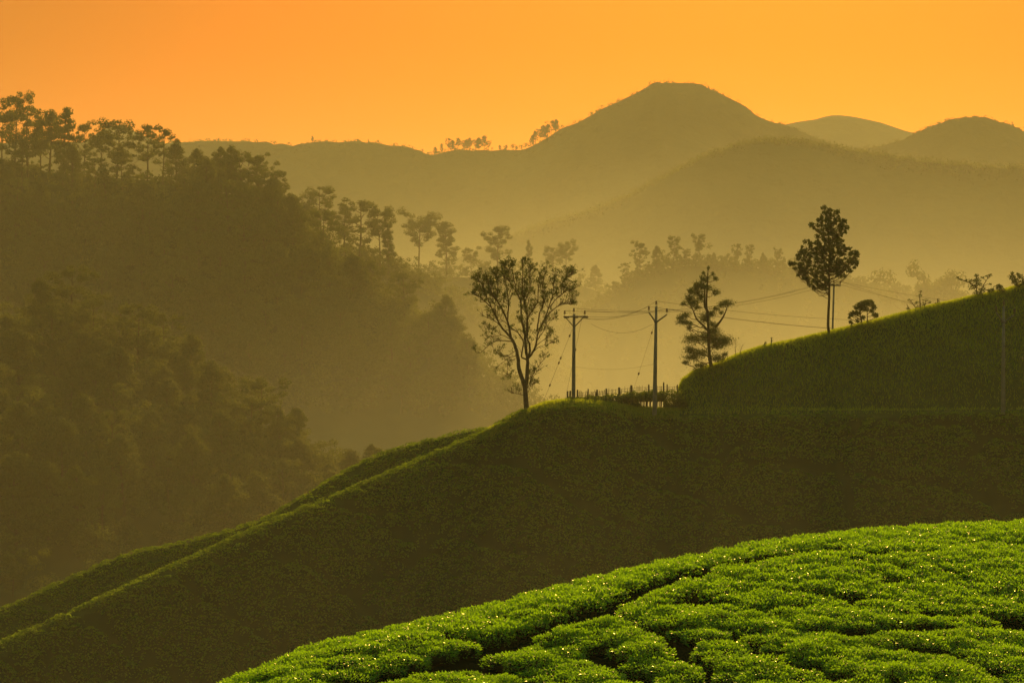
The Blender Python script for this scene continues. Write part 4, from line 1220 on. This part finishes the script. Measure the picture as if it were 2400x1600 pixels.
def build_fence():
    rng = np.random.default_rng(64)
    sc = 0.204 * 0.98
    Y = 204.6; k = Y / PX
    def gp(zx, zy=None, dy=0.0):
        u = (1300 + zx * 0.2041) * 0.98; v = (660 + (0 if zy is None else zy) * 0.2041) * 0.98
        return u, v
    e = empty('paling_fence', tuple(foot(gp(600)[0], Y)))
    e0 = np.array(e.location)
    # the hedge bank carries the fence: its top line (zoom x, zoom y)
    top = [(130,1330),(260,1310),(480,1300),(590,1290),(740,1272),(880,1255),(1080,1245),(1260,1240),(1430,1240)]
    tx, ty = [t[0] for t in top], [t[1] for t in top]
    def stick(zx, ztop, w, lean, name):
        u, v = gp(zx, ztop); zb = np.interp(zx, tx, ty) + 75
        u2, v2 = gp(zx - lean, zb)
        a = P(u2, v2, Y + rng.uniform(-.08, .08)); b = P(u, v, Y + rng.uniform(-.08, .08))
        B = Buf()
        B.tube(np.array([a, a * .5 + b * .5 + rng.normal(size=3) * 0.008, b]) - e0, np.array([w, w * .95, w * .85]) * 0.5 * 1.3, 4 if w > .05 else 3)
        o = B.obj(name, [M['old_wood']], e, smooth=False)
    for zx, zt, w in ((150,1256,.12),(180,1252,.14),(262,1240,.12),(385,1230,.09),(488,1238,.13),(593,1226,.13),(740,1212,.17),(880,1188,.17),(1080,1180,.11),(1252,1155,.11),(1292,1178,.09),(1410,1180,.08)):
        stick(zx, zt, w, rng.uniform(-6, 6), 'post')
    for zx in list(range(285, 380, 13)) + list(range(400, 480, 12)) + list(range(505, 580, 13)) + list(range(610, 730, 15)) + list(range(760, 870, 12)) + list(range(905, 1075, 17)) + list(range(1095, 1240, 22)) + list(range(1310, 1400, 22)):
        if rng.uniform() < .22: continue
        base = np.interp(zx, tx, ty)
        stick(zx + rng.uniform(-4, 4), base - rng.uniform(18, 62), rng.uniform(.025, .05), rng.uniform(-10, 10), 'paling')
    # two rails
    for dz in (34, 8):
        B = Buf()
        pts = np.array([P(*gp(x, y - dz), Y + .05) for x, y in top[1:]]) - e0
        B.tube(pts, 0.012, 4); B.obj('rail_wire', [M['wire']], e)
    tag(e, 'rickety fence of posts and thin palings along the track', 'fence')
    # hedge bank below it
    C = Buf(); n = 15000
    zx = rng.uniform(120, 1450, n); tp = np.interp(zx, tx, ty)
    bot = np.interp(zx, [120, 500, 940, 958, 1243, 1255, 1450], [1400, 1425, 1470, 1362, 1362, 1480, 1480])
    f = rng.uniform(0, 1, n) ** 0.8
    bump = 14 * np.sin(zx / 37.0) + 9 * np.sin(zx / 17.0 + 1)
    zz = tp + 8 + bump * (1 - f) * .6 + (bot - tp) * f
    u, v = gp(zx, zz)
    Yd = Y - 0.35 + rng.normal(0, 0.35, n) - 0.5 * np.sin(f * 3.14)
    c = np.stack([(u - 1176) / PX * Y, Yd, (VH - v) / PX * Y], 1)
    L = rng.uniform(.10, .24, n)
    C.leaves(c, unit(rand_dirs(n, rng) + (0, 0, .5)), rand_dirs(n, rng), L, L * .5)
    for cx, cz, rx, rz, m in ((860,1345,100,38,1500),(1345,1428,100,22,1200),(930,1420,50,50,900),(1450,1400,90,60,1600),(330,1375,190,22,1400)):   # mounds in front
        q = rand_dirs(m, rng) * (rng.uniform(.2, 1, m) ** .4)[:, None]
        u, v = gp(cx, cz); o_ = P(u, v, Y - 1.2)
        L = rng.uniform(.10, .22, m)
        C.leaves(o_ + q * (rx * .2 * k, .5, rz * .2 * k), unit(q + rand_dirs(m, rng) * .7 + (0, 0, .3)), rand_dirs(m, rng), L, L * .5)
    tag(C.obj('hedge', [M['hedge_leaf']]), 'low dark hedge below the fence beside the track', 'hedge')
    # open rail at the track
    p0 = P(*gp(1100, 1455), Y - 1.0)
    r = empty('track_railing', tuple(p0))
    def bar(x0, y0, x1, y1, w, name):
        a = P(*gp(x0, y0), Y - 1.0) - p0; b = P(*gp(x1, y1), Y - 1.0) - p0
        B = Buf(); B.tube(np.array([a, (a + b) / 2, b]), w, 4); B.obj(name, [M['old_wood']], r, smooth=False)
    bar(965, 1362, 1245, 1358, 0.07, 'beam')
    for x, w in ((1025,.06),(1058,.10),(1097,.07),(1130,.05),(1175,.06),(1200,.04),(1222,.07),(985,.06),(1003,.04)):
        bar(x, 1365, x + rng.uniform(-4, 4), 1470, w, 'post')
    tag(r, 'short timber railing with open gaps beside the Y armed pole', 'railing')
build_fence()
# ------------------------------------------------------------------ haze
def volume_mat(name, density, color, aniso):
    m, n, l = new_mat(name)
    out = n.new('ShaderNodeOutputMaterial'); v = n.new('ShaderNodeVolumePrincipled')
    v.inputs['Color'].default_value = (*color, 1)
    v.inputs['Density'].default_value = density
    v.inputs['Anisotropy'].default_value = aniso
    l.new(v.outputs[0], out.inputs['Volume'])
    return m

HAZE_DENSITY = 0.00011
def build_haze():
    m = volume_mat('haze_air', HAZE_DENSITY, (0.92, 0.92, 0.90), 0.27)
    x0, x1, y0, y1, z0, z1 = -6200, 6200, -600, 9200, FLOOR - 6, 236.0
    v = [(x, y, z) for z in (z0, z1) for y in (y0, y1) for x in (x0, x1)]
    f = [(0,2,3,1),(4,5,7,6),(0,1,5,4),(2,6,7,3),(0,4,6,2),(1,3,7,5)]
    o = mesh_obj('haze', v, np.array(f), [m], smooth=False)
    tag(o, kind='stuff')

def ellipsoid(name, c, r, mat, nu=64, nv=32):
    vs = [(c[0], c[1], c[2] - r[2])]
    for j in range(1, nv):
        t = -math.pi / 2 + math.pi * j / nv
        for i in range(nu):
            p = 2 * math.pi * i / nu
            vs.append((c[0] + r[0] * math.cos(t) * math.cos(p), c[1] + r[1] * math.cos(t) * math.sin(p), c[2] + r[2] * math.sin(t)))
    vs.append((c[0], c[1], c[2] + r[2]))
    tri, quad = [], []
    for i in range(nu):
        k = (i + 1) % nu
        tri.append((0, 1 + k, 1 + i))
        tri.append((len(vs) - 1, 1 + (nv - 2) * nu + i, 1 + (nv - 2) * nu + k))
        for j in range(nv - 2):
            a = 1 + j * nu
            quad.append((a + i, a + k, a + nu + k, a + nu + i))
    return mesh_obj(name, vs, [np.array(quad), np.array(tri)], [mat])



def mist_mat(name, density):
    """mist that thins out softly towards the edge of its bank"""
    m, n, l = new_mat(name)
    out = n.new('ShaderNodeOutputMaterial'); v = n.new('ShaderNodeVolumePrincipled')
    tc = n.new('ShaderNodeTexCoord'); ln = n.new('ShaderNodeVectorMath'); ln.operation = 'LENGTH'
    mr = n.new('ShaderNodeMapRange'); mr.interpolation_type = 'SMOOTHSTEP'
    mr.inputs['From Min'].default_value = 1.0; mr.inputs['From Max'].default_value = 0.15
    mr.inputs['To Min'].default_value = 0.0; mr.inputs['To Max'].default_value = density
    v.inputs['Color'].default_value = (0.92, 0.92, 0.90, 1); v.inputs['Anisotropy'].default_value = 0.27
    l.new(tc.outputs['Object'], ln.inputs[0]); l.new(ln.outputs['Value'], mr.inputs['Value'])
    l.new(mr.outputs['Result'], v.inputs['Density']); l.new(v.outputs[0], out.inputs['Volume'])
    return m

def build_mist():
    for name, c, r, d in (('valley_mist', (150, 1330, -90), (620, 520, 205), 0.0017),
                          ('low_valley_mist', (115, 750, -90), (320, 460, 128), 0.0037),
                          ('spur_mist', (-75, 345, -70), (170, 140, 120), 0.0004),
                          ('hollow_fill_mist', (15, 143, -42), (110, 58, 50), 0.0008)):  # this bank is added to brighten and warm the shaded near hill
        o = ellipsoid(name, (0, 0, 0), (1, 1, 1), mist_mat(name + '_air', d))
        o.location = c; o.scale = r
        tag(o, kind='stuff')

build_haze()
build_mist()
